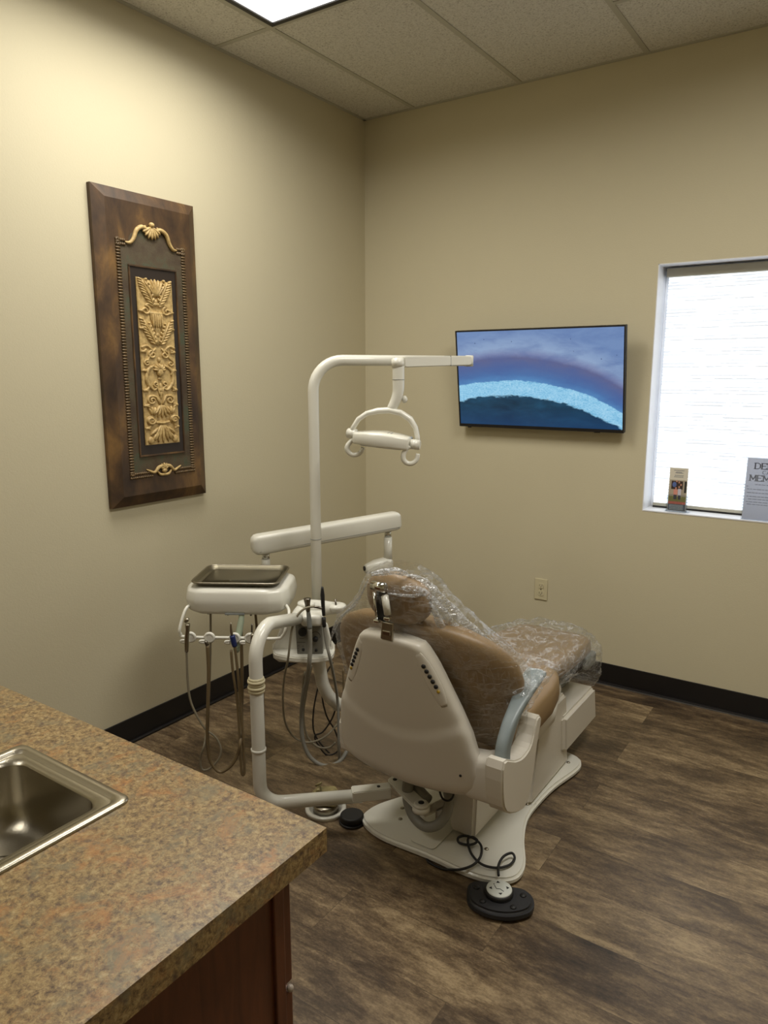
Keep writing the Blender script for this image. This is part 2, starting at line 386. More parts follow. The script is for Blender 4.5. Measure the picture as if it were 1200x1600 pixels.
mx = k.n('ShaderNodeMixShader'); mx.inputs[0].default_value = .1; k.l(tr.outputs[0], mx.inputs[1]); k.l(gl.outputs[0], mx.inputs[2]); k.l(mx.outputs[0], k.nt.nodes['Material Output'].inputs['Surface']); M['acrylic'] = m
M['lamp'] = mat('troffer_diffuser', srgb(240, 240, 230), .5, emit=(1, .98, .92, 1), es=1.6)

# ------------------------------------------------------------------ the room
H, XR, YF = 3.0, 4.3, -5.2
WX0, WX1, WZ0, WZ1 = 1.665, 2.60, .935, 2.093
struct(B().b2((-.12, YF-.12, -.08), (XR+.12, .3, 0)).make('floor', M['floor']))
struct(B().b2((-.12, YF-.12, H), (XR+.12, .3, H+.08)).make('ceiling', M['tile']))
struct(B().b2((-.12, YF, 0), (0, .16, H)).make('wall_left', M['wall']))
wb = B(); wb.b2((0, 0, 0), (WX0, .16, H)); wb.b2((WX1, 0, 0), (XR, .16, H)); wb.b2((WX0, 0, 0), (WX1, .16, WZ0)); wb.b2((WX0, 0, WZ1), (WX1, .16, H))
struct(wb.make('wall_back', M['wall']))
struct(B().b2((XR, YF, 0), (XR+.12, .16, H)).make('wall_right', M['wall']))
struct(B().b2((-.12, YF-.12, 0), (XR+.12, YF, H)).make('wall_front', M['wall']))
def cove_x(a, b):
    q = B(); q.b2((a, -.007, .0), (b, 0, .112), .002); q.b2((a, -.022, 0), (b, 0, .012), .004); return q
struct(cove_x(0, XR).make('baseboard_back', M['vinyl_base']))
q = B(); q.b2((0, YF, 0), (.007, -.023, .112), .002); q.b2((0, YF, 0), (.022, -.023, .012), .004)
struct(q.make('baseboard_left', M['vinyl_base']))
struct(B().b2((.024, -.027, 0), (XR, -.023, .005)).make('trim_1', M['seal']))
# ceiling grid
g = B(); bx_ = [.335, .952, 1.56, 2.17, 2.78, 3.39, 4.0]
for x in bx_: g.b2((x-.012, YF, H-.003), (x+.012, -.02, H+.001))
g.b2((0, YF, H-.004), (.02, 0, H+.001)); g.b2((0, -.02, H-.004), (XR, 0, H+.001))
cols = [0]+bx_+[XR]
for i in range(len(cols)-1):
    y = [-1.13, -1.13, -1.13, -.54, -1.13, -.54, -1.13, -.54][i]
    while y > YF:
        g.b2((cols[i]+(.02 if i == 0 else .012), y-.012, H-.0028), (cols[i+1]-(.012 if i < len(cols)-2 else 0), y+.012, H+.001)); y -= 1.22
struct(g.make('trim_2', M['tile_grid']))

def troffer(x0, x1, y0, y1, label):
    t = thing('ceiling_light', label, 'light', ((x0+x1)/2, (y0+y1)/2, H-.012), 'recessed ceiling lights')
    f = B(); e = .022
    f.b2((x0, y0, H-.012), (x0+e, y1, H-.0005)); f.b2((x1-e, y0, H-.012), (x1, y1, H-.0005)); f.b2((x0+e, y0, H-.012), (x1-e, y0+e, H-.0005)); f.b2((x0+e, y1-e, H-.012), (x1-e, y1, H-.0005))
    f.make('frame', M['vinyl_base'], t)
    B().b2((x0+e, y0+e, H-.007), (x1-e, y1-e, H-.001)).make('diffuser', M['lamp'], t)
troffer(.362, .94, -2.335, -1.150, 'recessed ceiling light with a thin black frame above the carved panel')
troffer(.362, .94, -4.785, -3.60, 'recessed ceiling light added out of view beside the left wall, behind the counter')
troffer(2.186, 2.764, -2.335, -1.150, 'recessed ceiling light on the right side of the room, toward the window')

# window
wf = B(); t_ = .004
wf.b2((WX0, .0, WZ0), (WX0+t_, .155, WZ1)); wf.b2((WX1-t_, .0, WZ0), (WX1, .155, WZ1)); wf.b2((WX0, -.002, WZ0-.001), (WX1, .155, WZ0+t_)); wf.b2((WX0, .0, WZ1-t_), (WX1, .155, WZ1))
for (a, b, c_, d_) in ((WX0+.004, WX0+.045, WZ0+.004, WZ1-.004), (WX1-.045, WX1-.004, WZ0+.004, WZ1-.004), (WX0+.04, WX1-.04, WZ0+.004, WZ0+.05), (WX0+.04, WX1-.04, WZ1-.05, WZ1-.004)):
    wf.b2((a, .135, c_), (b, .16, d_), .003)
win = struct(wf.make('window_1', M['trim_white']))
pane = B().b2((WX0+.04, .146, WZ0+.045), (WX1-.04, .150, WZ1-.045)).make('pane', M['acrylic'], win)
sh = thing('window_shade', 'white pleated cellular shade lowered inside the window', 'window shade', ((WX0+WX1)/2, .115, WZ0+.02))
hr = B(); hr.b2((WX0+.018, .088, WZ1-.052), (WX1-.018, .130, WZ1-.012), .004); hr.make('headrail', M['tile_grid'], sh)
fb = B(); n = 120; z0, z1 = WZ0+.028, WZ1-.05; pr = []
for i in range(n+1): pr.append((.112 + (.006 if i % 2 else -.0), z0+(z1-z0)*i/n))
fb.rings([[Vector((x, y, z)) for y, z in pr] for x in (WX0+.024, WX1-.024)], caps=False, closed=False, smooth=False)
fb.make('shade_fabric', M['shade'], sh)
B().b2((WX0+.022, .104, WZ0+.013), (WX1-.022, .128, WZ0+.028), .003).make('bottom_rail', M['tile_grid'], sh)
B().b2((WX0+.022, .108, WZ0+.004), (WX1-.022, .124, WZ0+.0125)).make('bottom_gasket', M['black'], sh)

# ------------------------------------------------------------------ things on the window sill
zs = WZ0+.0042
br_t = thing('brochure_holder', 'clear acrylic brochure holder standing on the window sill', 'holder', (1.815, .03, zs))
q = B(); q.b2((1.768, .052, zs), (1.862, .055, zs+.115)); q.b2((1.768, .028, zs), (1.862, .031, zs+.085)); q.b2((1.768, .031, zs), (1.771, .052, zs+.085)); q.b2((1.859, .031, zs), (1.862, .052, zs+.085)); q.b2((1.764, .022, zs), (1.875, .062, zs+.003))
q.make('pocket', M['acrylic'], br_t)
bro = thing('brochure', 'narrow brochure showing a family photograph, propped up in the clear holder', 'brochure', (1.815, .041, zs+.004))
bro_z, bro_w, bro_h = zs+.004, .084, .208
B().b2((1.773, .040, bro_z), (1.857, .044, bro_z+bro_h)).make('leaflet', M['leaflet'], bro)
def patch(par, name, x0, x1, z0, z1, mt, y, yd=.0006):
    return B().b2((x0, y-yd, z0), (x1, y, z1)).make(name, mt, par)
bx = 1.773; Y = .0398
C_ = lambda *c: mat('printed_colour', srgb(*c), .6)
lines = B()
for z_, a, b in ((.196, .02, .066), (.188, .03, .056), (.184, .026, .062), (.172, .024, .064), (.165, .022, .064)):
    x = a
    while x < b: lines.b2((bx+x, Y-.0006, bro_z+z_-.0012), (bx+min(b, x+.007), Y, bro_z+z_+.0012)); x += .0085
lines.make('printed_lines', M['ink2'], bro)
patch(bro, 'photo_porch', bx+.003, bx+.081, bro_z+.052, bro_z+.15, C_(172, 160, 140), Y)
patch(bro, 'photo_doorway', bx+.012, bx+.064, bro_z+.105, bro_z+.145, C_(60, 44, 38), Y-.0006)
patch(bro, 'photo_shrub', bx+.072, bx+.081, bro_z+.09, bro_z+.145, C_(34, 36, 34), Y-.0006)
patch(bro, 'photo_lawn', bx+.003, bx+.081, bro_z+.045, bro_z+.07, C_(138, 136, 72), Y-.0006)
q = B(); q.ball((bx+.026, Y-.001, bro_z+.127), (.010, .001, .013)); q.make('photo_blue_shirt', C_(84, 104, 160), bro)
q = B()
for x_, z_ in ((.036, .144), (.047, .139), (.034, .110), (.048, .116), (.056, .127)): q.ball((bx+x_, Y-.0012, bro_z+z_), (.0042, .001, .0052), 10)
q.make('photo_faces', C_(196, 142, 118), bro)
q = B(); q.b2((bx+.024, Y-.0018, bro_z+.078), (bx+.042, Y-.0006, bro_z+.105)); q.make('photo_pink_dress', C_(214, 146, 130), bro)
q = B(); q.b2((bx+.044, Y-.0018, bro_z+.076), (bx+.058, Y-.0006, bro_z+.108)); q.make('photo_white_dress', C_(200, 196, 208), bro)
q = B(); q.b2((bx+.025, Y-.0018, bro_z+.056), (bx+.039, Y-.0006, bro_z+.078)); q.b2((bx+.046, Y-.0018, bro_z+.056), (bx+.057, Y-.0006, bro_z+.076)); q.make('photo_trousers', C_(62, 66, 82), bro)
patch(bro, 'red_band', bx+.003, bx+.081, bro_z+.033, bro_z+.045, C_(208, 108, 92), Y-.001)
patch(bro, 'slate_panel', bx+.002, bx+.082, bro_z+.002, bro_z+.033, C_(84, 96, 108), Y-.0006)
q = B()
for z_ in (.027, .021, .0145, .008): q.b2((bx+.008, Y-.002, bro_z+z_-.001), (bx+.072, Y-.0012, bro_z+z_+.001))
q.make('panel_lines', C_(206, 214, 210), bro)

# counter sign on the sill, leaning back a little
sg = thing('sill_sign', 'white printed sign in a clear stand at the right end of the sill', 'sign', (2.22, .03, zs))
lean = .05
def SG(a, b, e=0): return Vector((2.108+a, .012+b*lean*1.6+e*0-.0+(-e), zs+.003+b))
q = B(); q.prism([(0, 0), (.216, 0), (.216, .279), (0, .279)], 0, .0008, SG(0, 0), (1, 0, 0), Vector((0, lean*1.6, 1)).normalized()); q.make('sheet', M['paper'], sg)
q = B(); q.prism([(-.004, -.002), (.22, -.002), (.22, .283), (-.004, .283)], .0012, .0032, SG(0, 0), (1, 0, 0), Vector((0, lean*1.6, 1)).normalized()); q.b2((2.104, .012, zs), (2.328, .075, zs+.002)); q.make('clear_stand', M['acrylic'], sg)
# lettering: strokes with slab serifs
STR = {'D': [((0, 0), (0, 1)), ((0, 1), (.35, 1)), ((.35, 1), (.62, .78)), ((.62, .78), (.62, .22)), ((.62, .22), (.35, 0)), ((.35, 0), (0, 0))],
       'E': [((0, 0), (0, 1)), ((0, 1), (.55, 1)), ((0, .52), (.42, .52)), ((0, 0), (.55, 0)), ((.55, 1), (.55, .85)), ((.55, 0), (.55, .15))],
       'N': [((0, 0), (0, 1)), ((0, 1), (.6, 0)), ((.6, 0), (.6, 1))], 'T': [((.3, 0), (.3, 1)), ((0, 1), (.6, 1)), ((0, 1), (0, .84)), ((.6, 1), (.6, .84))],
       'A': [((0, 0), (.32, 1)), ((.32, 1), (.64, 0)), ((.12, .38), (.52, .38))], 'L': [((0, 0), (0, 1)), ((0, 0), (.5, 0)), ((.5, 0), (.5, .16))],
       'C': [((.55, .82), (.35, 1)), ((.35, 1), (.12, .88)), ((.12, .88), (0, .5)), ((0, .5), (.12, .12)), ((.12, .12), (.35, 0)), ((.35, 0), (.55, .18))],
       'R': [((0, 0), (0, 1)), ((0, 1), (.4, 1)), ((.4, 1), (.52, .78)), ((.52, .78), (.4, .52)), ((.4, .52), (0, .52)), ((.25, .52), (.58, 0))],
       'M': [((0, 0), (0, 1)), ((0, 1), (.36, .25)), ((.36, .25), (.72, 1)), ((.72, 1), (.72, 0))],
       'B': [((0, 0), (0, 1)), ((0, 1), (.38, 1)), ((.38, 1), (.48, .78)), ((.48, .78), (.36, .54)), ((0, .54), (.38, .54)), ((.38, .54), (.54, .28)), ((.54, .28), (.38, 0)), ((.38, 0), (0, 0))]}
def letters(txt, a, b, h, wd, mt, name, gap=.2, xs=1.0):
    q = B(); ux, uy = Vector((1, 0, 0)), Vector((0, lean*1.6, 1)).normalized()
    for ch in txt:
        wch = max(p[0] for s_ in STR[ch] for p in s_)
        segs = list(STR[ch])
        for (p0, p1) in segs:
            A = Vector((a+p0[0]*h*xs, b+p0[1]*h)); Bv = Vector((a+p1[0]*h*xs, b+p1[1]*h)); d = (Bv-A)
            n_ = Vector((-d.y, d.x)).normalized()*wd*(.62 if abs(d.y) > abs(d.x) else .35); e = d.normalized()*wd*.3
            q.prism([tuple(A-n_-e), tuple(Bv-n_+e), tuple(Bv+n_+e), tuple(A+n_-e)], .0009+.0001, .0018, SG(0, 0), ux, uy)
            if abs(d.x) < .01*h:
                for E_ in (A, Bv):
                    if E_.y < b+.02*h or E_.y > b+.98*h: q.prism([(E_.x-wd*1.5, E_.y-wd*.2), (E_.x+wd*1.5, E_.y-wd*.2), (E_.x+wd*1.5, E_.y+wd*.25), (E_.x-wd*1.5, E_.y+wd*.25)], .001, .0018, SG(0, 0), ux, uy)
        a += (wch*xs+gap)*h
    for v in q.bm.verts: v.co.y -= .0016*0
    return q.make(name, mt, sg)
letters('DENTAL', .034, .231, .026, .0040, M['ink'], 'title_lettering', .26, 1.3)
letters('CARE', .066, .208, .016, .0022, M['ink2'], 'middle_lettering', .3, 1.4)
letters('MEMBER', .018, .176, .026, .0042, M['ink2'], 'subtitle_lettering', .25, 1.25)
q = B()
for b_, a0, a1 in ((.160, .04, .17), (.151, .006, .014), (.138, .010, .2), (.122, .010, .2), (.105, .010, .2), (.093, .018, .19), (.080, .010, .2), (.069, .014, .2)):
    a = a0
    while a < a1:
        L_ = random.uniform(.008, .02); q.prism([(a, b_-.0012), (min(a1, a+L_), b_-.0012), (min(a1, a+L_), b_+.0012), (a, b_+.0012)], .001, .0016, SG(0, 0), (1, 0, 0), Vector((0, lean*1.6, 1)).normalized()); a += L_+.003
q.make('text_lines', M['ink2'], sg)

# ------------------------------------------------------------------ television
tvc = Vector((1.1265, -.085, 1.567)); tilt = math.radians(8)
tv = thing('television', 'flat screen television on the back wall showing a beach from above', 'television', tvc)
TM = Matrix.Translation(tvc) @ Matrix.Rotation(tilt, 4, 'X')
def tvpart(name, m_, *boxes):
    for i, (lo, hi, bv) in enumerate(boxes): pass
    q = B()
    for lo, hi, bv in boxes: q.b2(lo, hi, bv)
    q.bm.transform(TM.to_3x3().to_4x4()); q.bm.transform(Matrix.Translation(tvc)); return q.make(name, m_, tv)
Wt, Ht = .446, .254
tvpart('casing', M['black'], ((-Wt, -.012, -Ht), (Wt, .012, Ht), .002), ((-.30, .012, -.2), (.30, .045, .12), .01))
tvpart('bezel', M['vinyl_base'], ((-Wt, -.017, -Ht), (-Wt+.007, -.0125, Ht), 0), ((Wt-.007, -.017, -Ht), (Wt, -.0125, Ht), 0), ((-Wt+.007, -.017, Ht-.007), (Wt-.007, -.0125, Ht), 0), ((-Wt+.007, -.017, -Ht), (Wt-.007, -.0125, -Ht+.015), 0), ((-Wt+.05, -.016, -Ht-.006), (-Wt+.07, -.0125, -Ht), 0), ((.30, -.014, -Ht-.004), (.33, -.0125, -Ht), 0))
# the screen keeps its own upright coordinates so that the picture tilts with it
q = B(); q.b2((-Wt+.0075, -.014, -Ht+.0155), (Wt-.0075, -.0128, Ht-.0075)); sc_ = q.make('screen', M['screen'], tv)
sc_.location = TM.to_3x3() @ Vector((0, -.0134, .004)); sc_.rotation_euler = (tilt, 0, 0)
q = B(); q.b2((1.02, -.055, 1.45), (1.24, -.0005, 1.66), .004); q.cyl((1.05, -.05, 1.56), (1.20, -.05, 1.56), .012); q.make('wall_mount', M['black'], tv)

# ------------------------------------------------------------------ power outlet
ol = thing('power_outlet', 'ivory duplex power outlet low on the back wall', 'power outlet', (1.163, 0, .45))
B().box((1.163, -.0035, .45), (.072, .006, .116), .002).make('cover_plate', M['cream'], ol)
for dz in (-.021, .021):
    r_ = B().prism(rrect(.033, .028, .010), 0, .0025, (1.163, -.0065, .45+dz), (1, 0, 0), (0, 0, 1)).make('receptacle', M['cream'], ol)
    q = B(); q.b2((1.155, -.0094, .45+dz-.003), (1.157, -.009, .45+dz+.006)); q.b2((1.169, -.0094, .45+dz-.003), (1.171, -.009, .45+dz+.006)); q.cyl((1.163, -.0094, .45+dz-.007), (1.163, -.009, .45+dz-.007), .0022); q.make('slots', M['black'], r_)
B().cyl((1.163, -.0075, .45), (1.163, -.006, .45), .0035).make('screw', M['steel'], ol)

# ------------------------------------------------------------------ carved wall panel on the left wall
cp = thing('carved_wall_panel', 'tall dark bronze wall panel with a gilded carved relief', 'wall art', (.0, -1.562, 1.049))
y0, y1, z0, z1 = -1.815, -1.309, 1.049, 2.309; yc, zc = (y0+y1)/2-.002, (z0+z1)/2; Wp, Hp = y1-y0, z1-z0
# local frame: a -> +y, b -> +z, out of the wall -> +x
O = Vector((.004, yc, zc)); UX, UY = (0, 1, 0), (0, 0, 1)
q = B(); T1 = .038
def frame_ring(q, wo, ho, wi, hi, do, di, back=None):
    r1 = [O+Vector((do, a, b)) for a, b in ((-wo/2, -ho/2), (wo/2, -ho/2), (wo/2, ho/2), (-wo/2, ho/2))]
    r2 = [O+Vector((di, a, b)) for a, b in ((-wi/2, -hi/2), (wi/2, -hi/2), (wi/2, hi/2), (-wi/2, hi/2))]
    q.rings([r1, r2], caps=False, smooth=False)
frame_ring(q, Wp, Hp, Wp, Hp, 0, .016); frame_ring(q, Wp, Hp, Wp-.09, Hp-.09, .016, T1)
q.prism([(-(Wp-.09)/2, -(Hp-.09)/2), ((Wp-.09)/2, -(Hp-.09)/2), ((Wp-.09)/2, (Hp-.09)/2), (-(Wp-.09)/2, (Hp-.09)/2)], T1-.003, T1, O, UX, UY)
q.prism([(-Wp/2, -Hp/2), (Wp/2, -Hp/2), (Wp/2, Hp/2), (-Wp/2, Hp/2)], -.003, .001, O, UX, UY)
q.make('frame_board', M['bronze'], cp)
# leather-like field with an arched top
wf_, hb_, ht_ = .168, -.500, .428
q = B(); arch = [(-wf_, hb_), (wf_, hb_), (wf_, ht_)] + [(.112*math.cos(t*math.pi/12), ht_+.062*math.sin(t*math.pi/12)**.8) for t in range(13)] + [(-wf_, ht_)]
iw, ih0, ih1 = .114, -.420, .338
q.prism(arch, T1-.002, T1+.001, O, UX, UY); q.make('leather_field', M['leather'], cp)
q = B()   # raised edge around the sunken inner panel
for (a0, a1, b0, b1) in ((-iw-.008, -iw, ih0, ih1), (iw, iw+.008, ih0, ih1), (-iw-.008, iw+.008, ih0-.008, ih0), (-iw-.008, iw+.008, ih1, ih1+.008)):
    q.prism([(a0, b0), (a1, b0), (a1, b1), (a0, b1)], T1-.002, T1+.007, O, UX, UY, .002)
q.make('inner_molding', M['bronze'], cp)
q = B(); q.prism([(-iw, ih0), (iw, ih0), (iw, ih1), (-iw, ih1)], T1-.001, T1+.0018, O, UX, UY); q.make('sunken_panel', mat('dark_sunken_board', srgb(42, 32, 24), .5), cp)
# rope border: short ridges stacked up both sides, paired along top shoulders and bottom
q = B()
def bead(a, b, la, lb): q.ball(O+Vector((T1+.002, a, b)), (.006, la, lb), 8)
nb_ = 82
for s_ in (-1, 1):
    for i in range(nb_): bead(s_*(wf_-.006), hb_+(ht_-hb_+.01)*i/(nb_-1), .0125, .0048)
    for row in (0, -.016):
        for a in range(5): bead(s_*(wf_-.0-.009*a), ht_+.006+row, .0052, .006)
        for a in range(12): bead(s_*(wf_-.0095*a), hb_+row+.004, .0052, .006)
q.make('rope_border', M['rope'], cp)
def OP(a, b, e=0): return O+Vector((T1+e, a, b))
def scroll(q, cx, cy, r0, turns, a0, sgn, r=.006, tail=None, e=.006):
    pts = [OP(x, y, e) for x, y in (tail or [])]
    n_ = int(14*turns)
    for i in range(n_+1):
        t = i/n_; rad = r0*(1-.82*t); an = a0+sgn*t*turns*2*math.pi
        pts.append(OP(cx+rad*math.cos(an), cy+rad*math.sin(an), e+.003*t))
    q.tube(pts, [r*(1-.35*i/(len(pts)-1)) for i in range(len(pts))], n=8, sub=2)
def leaf(q, a, b, ang, L_, w_, e=.004, th=.006):
    c_, s_ = math.cos(ang), math.sin(ang)
    R_ = Matrix(((0, 0, 1, 0), (c_, -s_, 0, 0), (s_, c_, 0, 0), (0, 0, 0, 1)))
    q.ball(OP(a+c_*L_/2, b+s_*L_/2, e), (L_/2, w_/2, th), 10, R_)
# crest at the top of the field
q = B(); ct = ht_+.054
for s_ in (-1, 1):
    q.tube([OP(s_*.015, ct+.004, .008), OP(s_*.046, ct+.014, .008), OP(s_*.074, ct-.002, .008), OP(s_*.090, ct-.036, .007), OP(s_*.108, ct-.054, .006), OP(s_*.128, ct-.054, .004)], [.005, .009, .009, .008, .007, .003], n=8, sub=5)
    scroll(q, s_*.028, ct+.005, .014, 1.1, math.pi/2, -s_, .005)
for i in range(7):
    an = -math.pi/2+(i-3)*.36; leaf(q, 0, ct+.02, an, .052, .014, .008, .008)
q.ball(OP(0, ct+.028, .01), (.01, .013, .010)); q.make('crest_ornament', M['gilt'], cp)
q = B(); cb = hb_+.006
for s_ in (-1, 1):
    q.tube([OP(s_*.004, cb+.02, .006), OP(s_*.03, cb+.016, .007), OP(s_*.052, cb-.004, .006), OP(s_*.075, cb+.004, .005), OP(s_*.092, cb+.012, .004)], [.006, .008, .006, .005, .002], n=8, sub=4)
    q.tube([OP(0, cb-.018, .006), OP(s_*.022, cb-.016, .006), OP(s_*.036, cb-.002, .006)], [.006, .006, .004], n=8, sub=4)
for i in range(5): leaf(q, 0, cb+.004, math.pi/2+(i-2)*.5, .03, .012, .006, .007)
q.ball(OP(0, cb, .006), (.008, .014, .010)); q.make('lower_ornament', M['gilt'], cp)
# the relief plaque
pw, pb0, pb1 = .090, -.38, .30
q = B(); q.prism([(-pw, pb0), (pw, pb0), (pw, pb1-.012), (pw*.5, pb1-.004), (0, pb1-.012), (-pw*.5, pb1-.004), (-pw, pb1)], T1+.0018, T1+.008, O, UX, UY, .002); pq = q.make('relief_plaque', M['gilt'], cp)
q = B(); E0 = .009
OP0 = OP
def OP(a, b, e=0): return OP0(a*1.22, (b+.04)*.955-.0365, e)
leaf0 = leaf
def leaf(q, a, b, ang, L_, w_, e=.004, th=.006): leaf0(q, a, b, ang, L_*1.22, w_*1.25, e, th*1.6)
def feather(q, x0, y0, x1, y1, nl, L_, side, w0=.011):
    for i in range(nl):
        t = i/(nl-1); a, b = x0+(x1-x0)*t, y0+(y1-y0)*t
        leaf(q, a, b, math.atan2(y1-y0, x1-x0)+side*.75, L_*(.55+.45*math.sin(math.pi*min(1, t*.8+.2))), w0*.8, E0, .006)
    q.tube([OP(x0, y0, E0+.002), OP((x0+x1)/2, (y0+y1)/2, E0+.004), OP(x1, y1, E0+.001)], [.004, .005, .003], n=6, sub=3)
for s_ in (-1, 1):
    feather(q, s_*.010, .205, s_*.052, .300, 9, .034, s_*-1); feather(q, s_*.016, .215, s_*.040, .300, 6, .02, s_*1)
    scroll(q, s_*.044, .178, .020, 1.3, math.pi*.5, s_, .005, [(s_*.012, .195), (s_*.03, .205)], E0)
    feather(q, s_*.008, .035, s_*.054, .135, 9, .032, -s_); feather(q, s_*.012, .04, s_*.036, .120, 6, .016, s_)
    scroll(q, s_*.026, -.008, .018, 1.3, math.pi*.5, s_*-1, .0055, [(s_*.070, .020), (s_*.060, .026), (s_*.045, .028)], E0)
    scroll(q, s_*.050, -.045, .014, 1.2, math.pi*.4, s_*-1, .0045, [(s_*.012, .02), (s_*.038, -.014)], E0)
    q.tube([OP(s_*.02, -.055, E0), OP(s_*.05, -.075, E0), OP(s_*.055, -.125, E0), OP(s_*.03, -.160, E0), OP(s_*.012, -.150, E0)], [.004, .008, .009, .006, .003], n=8, sub=4)
    scroll(q, s_*.018, -.135, .012, 1.1, -math.pi*.5, s_, .0045, [(s_*.004, -.185), (s_*.01, -.16)], E0)
    scroll(q, s_*.038, -.205, .019, 1.4, math.pi*.6, -s_, .0055, [(s_*.006, -.225), (s_*.02, -.19)], E0)
    for i in range(4): leaf(q, s_*.040, -.268, math.radians(60+i*28) if s_ > 0 else math.radians(120-i*28), .030, .010, E0, .006)
    q.ball(OP(s_*.050, -.292, E0), (.010, .020, .020)); scroll(q, s_*.050, -.292, .018, 1.3, 0, s_, .004, None, E0+.008)
    leaf(q, s_*.006, -.325, -math.pi/2+s_*.55, .055, .016, E0); leaf(q, s_*.014, -.325, -math.pi/2+s_*.95, .045, .012, E0)
    q.ball(OP(s_*.052, -.380, E0), (.008, .016, .016))
    leaf(q, s_*.03, -.35, -math.pi/2+s_*.5, .03, .01, E0)
for i in range(7): leaf(q, 0, .235, math.pi/2+(i-3)*.22, .062, .010, E0, .007)
q.ball(OP(0, .205, E0), (.008, .022, .008))
# urn
q.rings([[OP(r_*math.cos(2*math.pi*j/14), b_, E0+.009*math.sin(2*math.pi*j/14)*max(.3, r_/.03)) for j in range(14)] for r_, b_ in ((.034, .172), (.030, .165), (.026, .14), (.018, .118), (.010, .108), (.016, .104), (.016, .098), (.008, .09), (.014, .06), (.005, .03))])
for i in range(5): leaf(q, (i-2)*.009, .165, -math.pi/2, .05, .007, E0+.007, .003)
for i in range(7): leaf(q, 0, -.075, math.pi/2+(i-3)*.5, .024, .010, E0+.002)
q.ball(OP(0, -.085, E0+.003), (.010, .016, .018)); q.ball(OP(0, -.112, E0), (.006, .012, .007))
for a_, b_ in ((.03, -.15), (.0, -.18)): q.ball(OP(0, b_, E0), (.006, .006, .02))
q.tube([OP(-.03, -.302, E0+.002), OP(0, -.306, E0+.004), OP(.03, -.302, E0+.002)], .005, n=8, sub=4)
for i in range(5): leaf(q, 0, -.31, -math.pi/2+(i-2)*.3, .07, .012, E0)
for i in range(5): leaf(q, 0, -.225, -math.pi/2+(i-2)*.35, .05, .010, E0)
for s_ in (-1, 1):      # side fronds filling the gaps
    for b_, an_, n_ in ((.165, 1.9, 4), (.10, 2.3, 4), (.0, 2.0, 3), (-.10, 1.2, 4), (-.165, 2.2, 4), (-.245, 1.5, 4), (-.335, 1.9, 4)):
        for i in range(n_):
            an = math.pi/2-s_*(an_+(i-n_/2)*.42); leaf(q, s_*.046, b_+i*.008, math.pi-an if False else an, .026, .0085, E0, .005)
for b_ in (.215, .075, -.03, -.16, -.255): q.ball(OP(0, b_, E0), (.007, .009, .011))
q.make('acanthus_carving', M['gilt'], pq)

# ------------------------------------------------------------------ counter, sink, cabinet
CX1, CY1, CZ = 1.958, -2.846, .914
SX0, SX1, SY0, SY1 = 1.332, 1.652, -3.345, -2.965
ct_ = B(); t_ = .040; yb = -3.50; sx0, sx1, sy0, sy1 = SX0+.012, SX1-.012, SY0+.012, SY1-.012
ct_.b2((.001, sy1, CZ-t_), (CX1, CY1, CZ)); ct_.b2((.001, yb, CZ-t_), (CX1, sy0, CZ)); ct_.b2((.001, sy0, CZ-t_), (sx0, sy1, CZ)); ct_.b2((sx1, sy0, CZ-t_), (CX1, sy1, CZ))
bmesh.ops.remove_doubles(ct_.bm, verts=ct_.bm.verts, dist=1e-5)
ct = tag(ct_.make('countertop', M['laminate']), 'mottled brown laminate countertop with a square front edge', 'countertop')
cxs, cys = (SX0+SX1)/2-.005, (SY0+SY1)/2+.035
sk = thing('bar_sink', 'small stainless steel sink set in the countertop', 'sink', ((SX0+SX1)/2, (SY0+SY1)/2, CZ))
def rr3(w_, h_, r, z, cx=(SX0+SX1)/2, cy=(SY0+SY1)/2, n=6): return [Vector((x, y, z)) for x, y in rrect(w_, h_, r, n, cx, cy)]
W_, D_ = SX1-SX0, SY1-SY0
q = B(); q.rings([rr3(W_, D_, .018, CZ+.0005), rr3(W_, D_, .018, CZ+.003), rr3(W_-.006, D_-.006, .017, CZ+.0055), rr3(W_-.032, D_-.032, .016, CZ+.0055), rr3(W_-.038, D_-.038, .016, CZ+.0005), rr3(W_-.042, D_-.042, .016, CZ+.0003), rr3(W_-.062, D_-.062, .03, CZ+.0005), rr3(W_-.068, D_-.068, .036, CZ-.006)], caps=False); q.make('rim', M['steel'], sk)
q = B(); q.rings([rr3(W_-.068, D_-.068, .036, CZ-.006), rr3(W_-.076, D_-.076, .045, CZ-.07), rr3(W_-.09, D_-.09, .05, CZ-.100), rr3(W_-.13, D_-.13, .05, CZ-.113), rr3(.108, .108, .0535, CZ-.117, cxs, cys)], caps=False); q.make('basin', M['steel'], sk)
cxs, cys = (SX0+SX1)/2-.005, (SY0+SY1)/2+.035
dr = B().lathe([(.056, -.117), (.055, -.1145), (.046, -.114), (.040, -.121), (.038, -.133)], (cxs, cys, CZ)).make('drain_flange', M['steel'], sk)
B().lathe([(.001, -.126), (.036, -.126), (.038, -.133), (.001, -.135)], (cxs, cys, CZ)).make('strainer', M['black'], sk)

